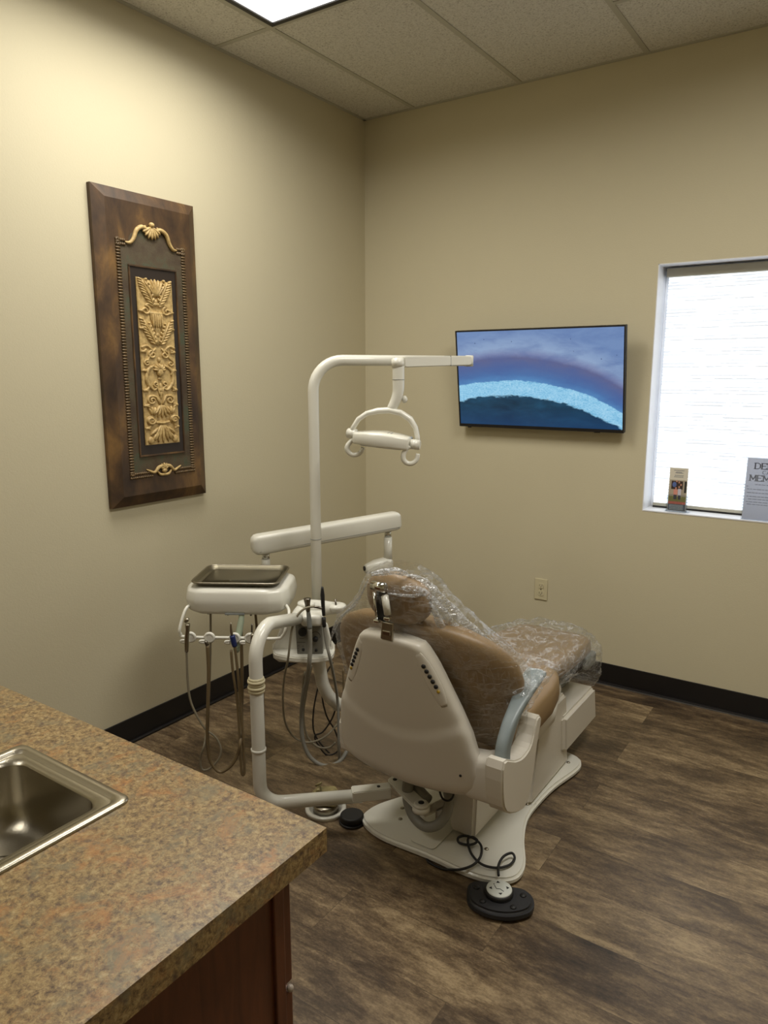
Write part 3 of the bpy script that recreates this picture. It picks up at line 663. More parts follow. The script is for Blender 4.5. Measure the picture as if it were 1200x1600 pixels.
cab = thing('base_cabinet', 'reddish brown wooden base cabinet under the countertop', 'cabinet', (.97, -3.17, 0))
ex, ey = 1.915, -2.905     # carcass end and face
q = B(); q.b2((.002, yb+.02, .10), (ex, ey-.02, CZ-t_-.001)) if False else None
q.b2((ex-.018, yb+.02, .0), (ex, ey-.022, CZ-t_-.001)); q.b2((.002, yb+.02, .1), (.02, ey-.022, CZ-t_-.001)); q.b2((.02, yb+.02, .1), (ex-.018, ey-.022, .118)); q.b2((.02, yb+.02, 0), (ex-.018, yb+.038, CZ-t_-.001)); q.make('carcass', M['cabinet'], cab)
q = B(); q.b2((.002, ey-.022, .1), (.05, ey, CZ-t_-.001)); q.b2((ex-.04, ey-.022, 0), (ex+.006, ey, CZ-t_-.001), .002); q.b2((.05, ey-.022, CZ-t_-.05), (ex-.04, ey, CZ-t_-.001)); q.b2((.05, ey-.022, .1), (ex-.04, ey, .14))
for x in (.48, .94, 1.40): q.b2((x-.02, ey-.022, .14), (x+.02, ey, CZ-t_-.05))
q.make('face_frame', M['cabinet'], cab)
q = B(); q.b2((.002, ey-.08, 0), (ex-.02, ey-.065, .1)); q.make('toe_kick', M['black'], cab)
xs_ = [.03, .49, .95, 1.41, ex+.004]
for i in range(4):
    a, b = xs_[i]+.012, xs_[i+1]-(.012 if i < 3 else .003)
    d_ = B().b2((a, ey+.001, .655), (b, ey+.02, CZ-t_-.012), .003).make('drawer_front', M['cabinet'], cab)
    B().tube([((a+b)/2-.045, ey+.02, .76), ((a+b)/2-.04, ey+.045, .76), ((a+b)/2+.04, ey+.045, .76), ((a+b)/2+.045, ey+.02, .76)], .005, n=8, sub=3).make('pull', M['steel'], d_)
    d_ = B().b2((a, ey+.001, .115), (b, ey+.02, .64), .003).make('door', M['cabinet'], cab)
    B().tube([(b-.04, ey+.02, .50), (b-.04, ey+.045, .505), (b-.04, ey+.045, .585), (b-.04, ey+.02, .59)], .005, n=8, sub=3).make('pull', M['steel'], d_)
B().ball((ex+.004, ey+.010, .648), .006, 10).make('bumper', mat('clear_bumper', srgb(170, 158, 145), .3), cab)

# ------------------------------------------------------------------ dental chair
XC = 1.478
ch = thing('dental_chair', 'tan dental chair with a white back shell standing on a white base plate', 'dental chair', (1.49, -1.35, 0))
# base plate
half = [(.0, -1.752), (.155, -1.757), (.235, -1.742), (.285, -1.712), (.304, -1.668), (.292, -1.60), (.240, -1.49), (.203, -1.371), (.198, -1.25), (.208, -1.114), (.236, -.965), (.232, -.895), (.185, -.850), (.0, -.83)]
XB = 1.487
ol_ = [(XB+a, b) for a, b in half] + [(XB-a, b) for a, b in reversed(half[1:-1])]
ol_ = smooth_poly(ol_, 5)
B().prism(ol_, .004, .030, bev=.008, seg=3).make('base_plate', M['white'], ch)
q = B(); q.prism(rrect(.10, .42, .02, 4, XB-.03, -1.52), .030, .034, bev=.002); q.b2((XB+.03, -1.275, .0301), (XB+.195, -1.272, .0308)); q.make('cable_channel', M['white'], ch)
q = B()
q.bm.free()
for x, y in ((XB+.17, -1.30), (XB+.16, -1.62), (XB-.17, -1.64), (XB-.2, -1.58), (XB+.19, -.93)): B().lathe([(.001, .034), (.006, .033), (.008, .0301)], (x, y, 0), 12).make('base_screw', M['steel'], ch)
# lift housing in front and the lower rear housing
def taper_box(q, lo, hi, ylo, yhi, xlo, xhi, bev, z0, z1):
    """x/y extents at the bottom (lo tuple) and top (hi tuple)"""
    t = bmesh.new(); V = []
    for (x0, x1, y0, y1, z) in ((*lo, z0), (*hi, z1)):
        V.append([t.verts.new(p) for p in ((x0, y0, z), (x1, y0, z), (x1, y1, z), (x0, y1, z))])
    t.faces.new(list(reversed(V[0]))); t.faces.new(V[1])
    for j in range(4): t.faces.new((V[0][j], V[0][(j+1) % 4], V[1][(j+1) % 4], V[1][j]))
    bmesh.ops.recalc_face_normals(t, faces=t.faces[:])
    if bev: bmesh.ops.bevel(t, geom=t.edges[:], offset=bev, segments=3, affect='EDGES')
    q._take(t, None, False)
q = B(); taper_box(q, (1.30, 1.672, -1.315, -.92), (1.31, 1.668, -1.235, -.96), 0, 0, 0, 0, .012, .030, .345)
taper_box(q, (1.36, 1.60, -1.33, -1.30), (1.37, 1.61, -1.25, -1.20), 0, 0, 0, 0, .006, .031, .30); q.make('lift_housing', M['shell'], ch)
q = B(); taper_box(q, (1.500, 1.592, -1.605, -1.40), (1.490, 1.625, -1.66, -1.40), 0, 0, 0, 0, .010, .0345, .30); q.b2((1.38, -1.48, .20), (1.51, -1.42, .31), .01); q.make('rear_housing', M['shell'], ch)
q = B(); taper_box(q, (1.275, 1.690, -1.005, -.625), (1.285, 1.686, -1.015, -.650), 0, 0, 0, 0, .014, .105, .262); q.make('toe_housing', M['shell'], ch)
# seat tub
q = B(); rs = []
for y, hw, z0_, z1_ in ((-1.84, .17, .34, .40), (-1.78, .22, .315, .43), (-1.5, .245, .30, .43), (-1.2, .235, .30, .42), (-1.0, .18, .33, .41), (-.94, .12, .35, .40)):
    r_ = []
    for j in range(24):
        a, b = sup(hw, (z1_-z0_)/2, .6, j, 24); r_.append(Vector((XC+a, y, (z0_+z1_)/2+b)))
    rs.append(r_)
q.rings(rs); q.make('seat_tub', M['shell'], ch)
# seat and leg cushion
def body(secs, e=.6, n=32, cx=XC):
    q = B(); rs = []
    for y, hw, zc_, hh in secs:
        r_ = []
        for j in range(n):
            a, b = sup(hw, hh, e, j, n); dz = .02*(abs(a)/.27)**2 if b > 0 else .0
            r_.append(Vector((cx+a, y, zc_+b+dz)))
        rs.append(r_)
    return q.rings(rs)
body([(-1.80, .12, .455, .02), (-1.79, .20, .455, .04), (-1.74, .240, .445, .064), (-1.62, .262, .440, .074), (-1.48, .272, .448, .078), (-1.34, .276, .462, .078), (-1.26, .266, .476, .072), (-1.21, .244, .482, .062), (-1.18, .21, .484, .045), (-1.17, .16, .484, .03)]).make('seat', M['tan'], ch)
body([(-1.23, .15, .475, .03), (-1.21, .20, .475, .045), (-1.1, .205, .47, .05), (-.9, .198, .45, .05), (-.72, .185, .43, .052), (-.62, .175, .42, .050), (-.575, .155, .415, .038), (-.56, .11, .415, .02)], cx=1.472).make('leg_rest', M['tan'], ch)
q = B(); q.b2((1.36, -1.0, .26), (1.58, -.66, .385), .02); q.make('leg_support', M['grey'], ch)
q = B(); q.box((1.655, -.66, .40), (.035, .10, .05), .012); q.box((1.28, -.66, .40), (.035, .10, .05), .012); toe = q; 
for s_, nm in ((1.652, 'toe_bracket'), (1.290, 'toe_bracket')):
    B().box((s_, -.655, .375), (.030, .11, .06), .012, None, 3).make(nm, M['grey'], ch)
toe.bm.free()
# back cushion
W = [(.40, .17), (.425, .215), (.46, .25), (.52, .285), (.58, .310), (.65, .328), (.71, .332), (.76, .322), (.80, .295), (.83, .255), (.855, .20), (.872, .14), (.884, .08), (.888, .03)]
q = B(); rs = []; n = 40
for z, hw in W:
    ym = -1.725-.26*(z-.40); th = .052*min(1, (hw/.16)**.5)
    if z < .43: th *= .7
    r_ = []
    for j in range(n):
        a, b = sup(hw, th, .75, j, n); r_.append(Vector((XC+a, ym+b+.55*a*a, z)))
    rs.append(r_)
q.rings(rs); q.make('backrest', M['tan'], ch)
# back shell
SW = [(.372, .238), (.380, .248), (.44, .251), (.50, .244), (.57, .229), (.64, .203), (.70, .177), (.75, .155), (.80, .132), (.835, .114), (.852, .100)]
def sw(z):
    for (za, wa), (zb, wb_) in zip(SW, SW[1:]):
        if z <= zb: return wa+(wb_-wa)*max(0, (z-za)/(zb-za))
    return SW[-1][1]
def step(a, z):
    u = (.555+1.5*a*a-z)/.045; u = max(0, min(1, u)); fade = max(0, min(1, (z-.375)/.03)) if z < .40 else 1
    return .007*u*u*(3-2*u)*fade
def rear_y(a, z, hw):
    t = min(1, abs(a/hw)); return -1.845-.1875*(z-.36)-.030*(1-t**8)**.32-.010*(1-t**2)+.25*a*a-step(a, z)
q = B(); rs = []; NR = 60
for i in range(NR+1):
    z = .372+.480*i/NR; hw = sw(z); r_ = []; m2 = 28; k_ = 1 if 1 < i < NR-1 else (.93 if i in (1, NR-1) else .8)
    for j in range(m2+1):
        a = -hw*math.cos(math.pi*j/m2); yy = rear_y(a, z, hw); y0_ = -1.845-.1875*(z-.36)+.25*a*a
        r_.append(Vector((XC+a, y0_+(yy-y0_)*k_, z-.035*max(0, 1-abs(z-.372)/.1)*(1-(a/.25)**2)*.6-.010*(a/hw)**2*max(0, (z-.78)/.07))))
    for j in range(m2, -1, -1):
        a = -hw*math.cos(math.pi*j/m2)*.985; r_.append(Vector((XC+a, -1.845-.1875*(z-.36)+.25*a*a+.022, r_[j].z)))
    rs.append(r_)
q.rings(rs); shl = q.make('back_shell', M['shell'], ch)
def shell_y(x, z):
    hw = sw(z); a = max(-hw*.99, min(hw*.99, x-XC)); return rear_y(a, z, hw)
def on_shell(px, py, e=0):
    y = -1.9
    for _ in range(8): p = P(px, py, 'y', y); y = shell_y(p.x, p.z)
    p = P(px, py, 'y', y); return Vector((p.x, shell_y(p.x, p.z)-e, p.z))
# recessed strips with vent dots, mirrored left and right
for sd, name in ((1, 'vent_strip'), (-1, 'vent_strip')):
    q = B(); d_ = B(); lt = B()
    pts = [on_shell(652+(694-652)*t, 1022+(1104-1022)*t, .0005) for t in (0, .2, .4, .6, .8, 1)]
    if sd < 0: pts = [Vector((2*XC-p.x, p.y, p.z)) for p in pts]
    q.tube(pts, [.010, .018, .020, .020, .018, .010], n=12, sub=3)
    for v in q.bm.verts:
        ys = shell_y(v.co.x, v.co.z)+.0005
        v.co.y = ys+(v.co.y-ys)*.10
    st = q.make(name, M['shell'], ch)
    for i in range(5):
        p = on_shell(662+(681.5-662)*i/4, 1041+(1073-1041)*i/4, .002)
        if sd < 0: p.x = 2*XC-p.x
        d_.lathe([(.0001, .0025), (.0062, .002), (.0066, -.002)], p, 12, (0, -1, 0))
    d_.make('vent_dots', M['black'], st)
    p = on_shell(685.5, 1080.5, .003)
    if sd < 0: p.x = 2*XC-p.x
    lt.ball(p, (.0055, .003, .0055), 10); lt.make('indicator', mat('yellow_indicator', srgb(170, 140, 40), .4), st)
q = B(); p = on_shell(719.5, 1212, .001); q.lathe([(.0001, .001), (.004, .001), (.0045, -.001)], p, 10, (0, -1, 0)); q.make('shell_screw', M['black'], shl)
# headrest and its linkage
hc = P(618, 934, 'y', -1.905)
q = B(); rs = []
for k in range(15):
    t = -1+2*k/14; wv = (1-abs(t)**2.6)**.5 if abs(t) < 1 else .12; wv = max(wv, .18)
    zz = hc.z+.080*t; r_ = []
    for j in range(32):
        a, b = sup(.108*wv, .042*max(wv, .35), .8, j, 32); r_.append(Vector((hc.x+.006+a, hc.y+b-.12*(zz-hc.z)+.9*a*a, zz)))
    rs.append(r_)
q.rings(rs); q.make('headrest', M['tan'], ch)
yb_ = -1.975
hb = B(); a, b = P(581, 914, 'y', yb_-.02), P(603, 919, 'y', yb_-.02); hb.cyl(a, b, .014, bev=.003); link = hb.make('headrest_pivot', M['chrome'], ch)
hb = B(); p0, p1 = P(584, 925, 'y', yb_-.005), P(589, 968, 'y', yb_-.01); hb.tube([p0, (p0+p1)/2, p1], .004, sub=1, n=8); hb.make('link_rod', M['chrome'], ch)
hb = B(); p0, p1 = P(601, 930, 'y', yb_-.015), P(606, 961, 'y', yb_-.015); hb.cyl(p0, p1, .0105, n=16, bev=.002); hb.make('link_roller', M['white'], ch)
B().box(P(606, 966, 'y', yb_-.012), (.020, .02, .012), .004).make('link_joint', M['chrome'], ch); B().box(P(589, 970, 'y', yb_-.010), (.018, .018, .012), .004).make('link_joint', M['chrome'], ch)
c0, c1 = P(596, 946, 'y', yb_+.010), P(606, 986, 'y', yb_+.005)
hb = B(); hb.box(c0, (.030, .012, .09), .003); hb.make('headrest_bar', M['black'], ch)
hb = B(); hb.box(c1+Vector((-.001, 0, .0)), (.040, .011, .052), .003, Matrix.Rotation(math.radians(-8), 4, 'X')); hb.box(c1+Vector((0, -.008, -.004)), (.028, .005, .014), .002); hb.make('headrest_slide', M['steel'], ch)
# armrests: white bracket, blue-grey arm, both sides
for sd in (1, -1):
    X = (lambda x: x) if sd > 0 else (lambda x: 1.245-.85*(x-1.782))
    q = B()
    prof = [(-1.925, .55), (-1.93, .46), (-1.90, .385), (-1.80, .335), (-1.755, .34), (-1.715, .40), (-1.69, .50), (-1.665, .575), (-1.70, .583), (-1.735, .52), (-1.79, .505), (-1.85, .52)]
    if sd < 0: prof = [(-1.830, .470), (-1.838, .40), (-1.82, .345), (-1.70, .330), (-1.66, .36), (-1.65, .47), (-1.74, .475)]
    lo_, hi_ = sorted((X(1.782), X(1.838)))
    q.prism(smooth_poly(prof, 3), lo_, hi_, (0, 0, 0), (0, 1, 0), (0, 0, 1), .005, 3); br_ = q.make('arm_bracket', M['shell'], ch)
    if sd < 0: continue
    q = B(); q.rings([[Vector((x_, -1.825+sup(.045, hz_, .5, j, 20)[0], zc_+sup(.045, hz_, .5, j, 20)[1])) for j in range(20)] for x_, hz_, zc_ in ((1.66, .06, .425), (1.70, .07, .425), (1.735, .072, .428), (1.765, .078, .434), (1.792, .085, .44))]); q.make('arm_mount', M['shell'], ch)
    path = [(-1.868, .48), (-1.874, .55), (-1.846, .602), (-1.800, .642), (-1.745, .672), (-1.69, .697), (-1.635, .708)]
    wds = [.018, .018, .019, .021, .026, .032, .030]; ths = [.024, .024, .020, .014, .011, .011, .009]
    Qp, Qw, Qt = [], [], []
    for i in range(len(path)-1):
        for k_ in range(5):
            u_ = k_/5; g_ = lambda j: Vector((*path[max(0, min(len(path)-1, j))], 0)); p0, p1, p2, p3 = g_(i-1), g_(i), g_(i+1), g_(i+2)
            Qp.append(.5*((2*p1)+(p2-p0)*u_+(2*p0-5*p1+4*p2-p3)*u_*u_+(3*p1-p0-3*p2+p3)*u_**3)); Qw.append(wds[i]*(1-u_)+wds[i+1]*u_); Qt.append(ths[i]*(1-u_)+ths[i+1]*u_)
    Qp.append(Vector((*path[-1], 0))); Qw.append(wds[-1]*.7); Qt.append(ths[-1]*.7)
    rs = []
    for i, p in enumerate(Qp):
        d_ = (Qp[min(i+1, len(Qp)-1)]-Qp[max(i-1, 0)]).normalized(); nn = Vector((-d_.y, d_.x, 0)); r_ = []
        for j in range(24):
            a, b = sup(Qw[i], Qt[i], .55, j, 24); r_.append(Vector((X(1.808)+a, p.x+nn.x*b, p.y+nn.y*b)))
        rs.append(r_)
    q = B(); q.rings(rs); q.make('armrest', M['armgrey'], ch)
# gray umbilical conduit and mounting bracket at the rear
cz = M['greytube']
q = B(); q.tube([P(x, y, 'y', yy) for x, y, yy in ((652, 1188, -1.62), (640, 1215, -1.655), (637, 1245, -1.675), (645, 1273, -1.69), (663, 1291, -1.70), (683, 1289, -1.70), (697, 1272, -1.68), (702, 1252, -1.66), (700, 1238, -1.62))], [.022, .021, .019, .0175, .017, .017, .017, .017, .017], n=16, sub=6); q.make('umbilical_conduit', cz, ch)
q = B(); q.tube([P(x, y, 'y', yy) for x, y, yy in ((628, 1190, -1.56), (640, 1215, -1.60), (655, 1236, -1.64), (668, 1250, -1.66))], .020, n=14, sub=6); q.make('umbilical_branch', cz, ch)
zl = .155
pa, pb, pc = P(658, 1266, 'z', zl), P(617, 1226, 'z', zl), P(697, 1248, 'z', zl)
q = B(); d_ = (pc-pa); q.prism([(0, -.022), (d_.length+.03, -.022), (d_.length+.03, .022), (0, .022)], -.006, 0, (pa.x, pa.y, zl-.010), d_.normalized(), Vector((-d_.y, d_.x, 0)).normalized(), .002)
q.prism([(.05, -.022), (d_.length+.03, -.022), (d_.length+.03, -.014), (.05, -.014)], -.045, 0, (pa.x, pa.y, zl-.010), d_.normalized(), Vector((-d_.y, d_.x, 0)).normalized(), .002); q.make('rear_bracket', M['shell'], ch)
q = B(); q.tube([P(687, 1222, 'y', -1.70), P(687, 1236, 'y', -1.71), P(692, 1248, 'y', -1.72), P(701, 1251, 'y', -1.72), P(708, 1244, 'y', -1.71), P(710, 1226, 'y', -1.70)], .0035, n=8, sub=6); q.make('rear_cable', M['black'], ch)
q = B(); q.lathe([(.001, .30), (.11, .30), (.14, .315), (.15, .345), (.14, .36)], (1.32, -1.55, 0), 28); q.make('swivel_cover', M['grey'], ch)

# ------------------------------------------------------------------ plastic covers
def film_bag(name, label, rings_, m_, amp=.008, seed=0, parent=None, sc=14, caps=False):
    q = B(); q.rings(rings_, caps=caps)
    bmesh.ops.subdivide_edges(q.bm, edges=q.bm.edges[:], cuts=2, use_grid_fill=True)
    q.bm.normal_update()
    for v in q.bm.verts:
        p = Vector((v.co.x*sc, v.co.y*sc, v.co.z*sc*.6+v.co.x*sc*.5))+Vector((seed, 0, 0))
        nz = mnoise.noise(p); rd = 1-min(1, abs(mnoise.noise(p*1.7+Vector((5, 3, 1))))*5)
        v.co += v.normal*(amp*(nz*.8+rd*.9))
    return tag(q.make(name, m_), label, 'plastic cover')
BW = [(.47, .300, .300), (.53, .322, .322), (.60, .338, .338), (.68, .350, .350), (.75, .345, .348), (.80, .318, .325), (.84, .275, .297), (.875, .222, .262), (.91, .178, .226), (.945, .148, .190), (.98, .128, .158), (1.01, .108, .128), (1.03, .086, .098), (1.045, .05, .05)]
rs = []
for i, (z, hl_, hr_) in enumerate(BW):
    ym = -1.725-.26*(z-.4); th = .072 if z < .84 else max(.03, .072-.10*(z-.84)); u_ = max(0, min(1, (z-.80)/.09)); back = .066*(1-u_)+(.105 if z < 1.0 else .085)*u_
    r_ = []
    for j in range(56):
        a, b = sup(1, 1, .85, j, 56); b = b*(th if b > 0 else back); a = a*(hr_ if a > 0 else hl_); r_.append(Vector((XC+a, ym+b+.5*a*a*(1-u_), z)))
    rs.append(r_)
film_bag('backrest_cover', 'clear crinkled plastic cover draped over the backrest and headrest', rs, M['film'], .006, 3)
bc = COL.objects['backrest_cover']
for pts_, w_ in (([(636, 897, 2.02), (664, 912, 2.03), (700, 947, 2.05), (742, 987, 2.09), (780, 1022, 2.13), (808, 1048, 2.16)], .014), ([(628, 918, 1.99), (660, 926, 2.0), (690, 955, 2.03), (716, 985, 2.05), (745, 1008, 2.08), (790, 1034, 2.13)], .013),
                 ([(606, 927, 1.97), (640, 931, 1.98), (668, 932, 2.0), (692, 950, 2.03)], .005), ([(668, 935, 2.0), (688, 975, 2.02), (704, 1004, 2.04), (722, 1000, 2.06)], .012), ([(575, 905, 2.08), (562, 932, 2.14), (545, 952, 2.22), (524, 975, 2.30), (516, 1010, 2.34)], .0035), ([(572, 915, 2.09), (556, 945, 2.17), (536, 962, 2.25), (519, 995, 2.33)], .003),
                 ([(790, 1040, 2.12), (800, 1065, 2.10), (806, 1100, 2.08), (800, 1118, 2.05)], .007), ([(580, 898, 1.97), (600, 893, 1.98), (622, 893, 1.99), (640, 899, 2.01)], .010)):
    rb = PD(pts_, 2.0); q = B(); q.tube(rb, [w_*.4]+[w_]*(len(rb)-2)+[w_*.3], n=12, sub=6, flat=FV)
    for v in q.bm.verts:
        c_ = v.co; nz = mnoise.noise(c_*45); v.co = c_+Vector((0, 0, 1))*nz*.45*w_+RV*mnoise.noise(c_*60+Vector((4, 4, 4)))*.4*w_
    q.make('fold', M['fold'], bc)
LW = [(-1.30, .22, .495, .06), (-1.2, .23, .482, .072), (-1.05, .232, .475, .078), (-.9, .228, .455, .080), (-.76, .224, .425, .095), (-.66, .220, .385, .125), (-.60, .214, .350, .150), (-.555, .20, .330, .150), (-.535, .15, .335, .10)]
rs = []
for y, hw, zc_, hh in LW:
    r_ = []
    for j in range(48):
        a, b = sup(hw, hh, .7, j, 48); r_.append(Vector((1.472+a, y, zc_+b)))
    rs.append(r_)
film_bag('leg_rest_cover', 'clear plastic cover bunched over the toe end of the chair', rs, M['film2'], .011, 9)
rs = []
for y, z, hw, hh in ((-1.78, .658, .034, .026), (-1.74, .678, .038, .026), (-1.69, .700, .044, .025), (-1.65, .711, .046, .022), (-1.605, .715, .043, .022)):
    r_ = []
    for j in range(28):
        a, b = sup(hw, hh, .7, j, 28); r_.append(Vector((1.808+a, y, z+b-.0)))
    rs.append(r_)
film_bag('armrest_sleeve', 'clear plastic sleeve pulled over the end of the right armrest', rs, M['film2'], .005, 4, sc=30)

# ------------------------------------------------------------------ foot control with direction pad
fpz = .0
fc_ = thing('foot_control', 'black foot control with a round white direction pad behind the chair', 'foot control', (1.765, -1.80, 0))
c0 = P(780, 1402, 'z', .03); dx = (P(836, 1405, 'z', .02)-P(725, 1395, 'z', .02)).normalized(); dx.z = 0; dx.normalize(); dy = Vector((-dx.y, dx.x, 0))
o_ = (c0.x, c0.y, 0)
shape = smooth_poly([(-.098, .020), (-.085, .062), (-.03, .068), (.03, .058), (.085, .045), (.105, .0), (.088, -.045), (.03, -.072), (-.035, -.068), (-.088, -.035)], 5)
B().prism(shape, .002, .034, o_, dx, dy, .010, 3).make('housing', mat('foot_control_black', srgb(40, 40, 42), .5, bump=.1), fc_)
q = B()
pc0 = P(780, 1388, 'z', .052)
for a, b in ((-.068, .030), (.072, .012), (-.050, -.028), (.040, -.042)):
    p = Vector(o_)+dx*a+dy*b; B().lathe([(.0001, .038), (.008, .037), (.0105, .0335)], p, 16).make('corner_button', M['black'], fc_)
pb_ = (pc0.x, pc0.y, 0)
B().lathe([(.043, .033), (.044, .046), (.040, .050)], pb_, 32).make('pad_collar', M['black'], fc_)
pad = B().lathe([(.0001, .0535), (.036, .0535), (.0385, .052), (.040, .047)], pb_, 40).make('direction_pad', mat('pad_white', srgb(205, 208, 200), .4), fc_)
q = B(); pz = .0537; Pc = Vector((pc0.x, pc0.y, 0))
ri, fo = RV, FV
def pp(a, b): return (a, b)
for an in (0, 90, 180, 270):
    c_, s_ = math.cos(math.radians(an)), math.sin(math.radians(an)); T = []
    for (a, b) in ((-.006, .0225), (.006, .0225), (0, .031)): T.append((a*c_-b*s_, a*s_+b*c_))
    q.prism(T, pz, pz+.0006, Pc, ri, fo)
def stroke(a, b, w_):
    A, Bv = Vector(a), Vector(b); nn = Vector((-(Bv-A).y, (Bv-A).x)).normalized()*w_; q.prism([tuple(A-nn), tuple(Bv-nn), tuple(Bv+nn), tuple(A+nn)], pz, pz+.0006, Pc, ri, fo)
stroke((-.013, .012), (-.009, -.004), .0009); stroke((-.009, -.004), (.002, -.005), .0009); stroke((.002, -.005), (.011, -.016), .0009)
q.lathe([(.0001, .0006), (.0018, .0006), (.0019, 0)], Pc+ri*-.0135+fo*.017+Vector((0, 0, pz)), 10); q.make('pad_symbols', M['black'], pad)
z_ = .040
cp_ = [P(779, 1368, 'z', .045), P(779, 1352, 'z', .048), P(787, 1338, 'z', .055), P(800, 1333, 'z', .05), P(804, 1342, 'z', z_), P(795, 1352, 'z', z_), P(775, 1356, 'z', z_), P(752, 1350, 'z', z_), P(736, 1333, 'z', z_), P(731, 1312, 'z', .05), P(738, 1308, 'z', .055), P(746, 1314, 'z', .05), P(735, 1320, 'z', .042), P(718, 1317, 'z', .042), P(716, 1309, 'z', .05), P(727, 1306, 'z', .055), P(742, 1311, 'z', .048), P(752, 1322, 'z', .042), P(751, 1338, 'z', .042), P(740, 1351, 'z', .042), P(722, 1358, 'z', .040), P(706, 1359, 'z', .022), P(690, 1357, 'z', .008), P(670, 1347, 'z', .006), P(667, 1338, 'z', .010)]
B().tube(cp_, .0042, n=8, sub=5).make('cord', M['black'], fc_)

# ------------------------------------------------------------------ delivery unit: flex arm, head, handle bar, holders
du = thing('delivery_unit', 'white delivery unit on a long flex arm, holding the steel tray', 'delivery unit', (.95, -1.2, 0))
p0, p1 = P(401, 851, 'd', 2.985), P(619, 813, 'd', 3.28)
ax = (p1-p0); L_ = ax.length; axn = ax.normalized(); side = Vector((axn.y, -axn.x, 0)).normalized(); upv = side.cross(axn).normalized()*-1
if upv.z < 0: upv = -upv
q = B(); rs = []
for t, k_ in ((-.022, .45), (-.016, .75), (-.004, .95), (.012, 1), (L_-.012, .97), (L_+.004, .9), (L_+.014, .7), (L_+.018, .45)):
    r_ = []
    for j in range(28):
        a, b = sup(.036*k_, .043*k_, .42, j, 28); r_.append(p0+axn*t+side*a+upv*b)
    rs.append(r_)
q.rings(rs); fa = q.make('flex_arm', M['white'], du)
q = B()
for s_ in (-1, 1): q.prism([(0, -.027), (L_, -.027), (L_, -.0255), (0, -.0255)], .0342, .0348, p0+side*0, axn, upv)
q.make('seam', M['grey'], fa)
def post(top, bot, r, name, m_): return B().cyl(top, bot, r, n=20, bev=.0015).make(name, m_, du)
j1 = p0+axn*.035-upv*.040; j1b = Vector((j1.x, j1.y, j1.z-.028)); post(j1, j1b, .0165, 'pivot_ring', M['chrome'])
hz = .792
post(j1b, (j1.x, j1.y, hz-.02), .0185, 'head_post', M['white'])
j2 = p1-axn*.045-upv*.040; j2b = Vector((j2.x, j2.y, j2.z-.030)); post(j2, j2b, .0155, 'pivot_ring', M['chrome'])
kn = P(592, 882, 'd', 3.25)
post(j2b, (j2.x, j2.y, kn.z+.01), .019, 'support_post', M['white'])
q = B(); a = Vector((j2.x-.004, j2.y, kn.z)); bdir = (P(572, 886, 'd', 3.22)-a); bdir.z = 0; bl = bdir.length; bdir.normalize()
rs = []
for t, k_ in ((-.024, .5), (-.012, .9), (0, 1), (bl*.6, .93), (bl, .62), (bl+.006, .5)):
    r_ = []
    for j in range(24):
        aa, bb = sup(.030*k_, .034*k_, .75, j, 24); sv = Vector((-bdir.y, bdir.x, 0)); r_.append(a+bdir*t+sv*aa+Vector((0, 0, bb-.012*(t/bl if t > 0 else 0))))
    rs.append(r_)
q.rings(rs); kk = q.make('knuckle', M['white'], du)
B().cyl(a+bdir*(bl+.004)+Vector((0, 0, -.01)), a+bdir*(bl+.011)+Vector((0, 0, -.01)), .011, n=16).make('knuckle_knob', M['black'], kk)
q = B(); q.tube([(a.x, a.y, kn.z-.02), (a.x, a.y, .50), (a.x, a.y, .36), (a.x+.03, a.y, .30), (a.x+.12, a.y, .29), (1.25, -1.05, .34)], .021, n=16, sub=5); q.make('support_arm', M['white'], du)
# head
tc0 = (P(297, 914, 'z', .80)+P(428, 916, 'z', .80)+P(453, 885, 'z', .80)+P(332, 885, 'z', .80))/4
ur = (P(428, 916, 'z', .80)-P(297, 914, 'z', .80)).normalized(); uf = Vector((-ur.y, ur.x, 0))
HC = Vector((tc0.x, tc0.y, 0))
def HD(a, b, z): return HC+ur*a+uf*b+Vector((0, 0, z))
q = B(); rs = []
def hsec(w_, d_, z, c=.06, oy=0): return [HD(x, y+oy, z) for x, y in ((-w_/2+c, -d_/2), (w_/2-c*1.2, -d_/2), (w_/2-c*.3, -d_/2+c*.5), (w_/2, -d_/2+c*1.4), (w_/2, d_/2-c), (w_/2-c, d_/2), (-w_/2+c, d_/2), (-w_/2, d_/2-c), (-w_/2, -d_/2+c*1.4), (-w_/2+c*.3, -d_/2+c*.5))]
def fillet(pl, f=.18):
    out = []
    for i, p in enumerate(pl):
        a_, b_ = pl[i-1], pl[(i+1) % len(pl)]; A_ = p+(a_-p)*f; B_ = p+(b_-p)*f
        for t in (0, .33, .67, 1): out.append(A_*(1-t)**2+p*2*t*(1-t)+B_*t*t)
    return out
for w_, d_, z in ((.34, .25, .6815), (.352, .262, .682), (.372, .280, .685), (.396, .298, .694), (.404, .306, .702), (.412, .315, .728), (.413, .316, .736), (.412, .315, .744), (.404, .308, .768), (.400, .304, .774), (.388, .295, .781), (.365, .275, .786), (.355, .265, .787)): rs.append(fillet(hsec(w_, d_, z)))
q.rings(rs, smooth=True); q.make('head_body', M['white'], du)
q = B(); q.box(HD(.005, -.146, .690), (.075, .02, .006), .001, YAW); q.make('head_label', M['grey'], du)
q = B()
for a_, b_ in ((-.14, -.09), (-.11, -.11), (-.03, -.12), (.06, -.12), (.13, -.09), (-.155, -.06), (.15, -.05)): B().cyl(HD(a_, b_, .687), HD(a_, b_, .674), .004, n=10).make('valve', M['steel_dark'], du)
zb = P(340, 1003, 'd', 2.60).z
q = B(); bf = -.185
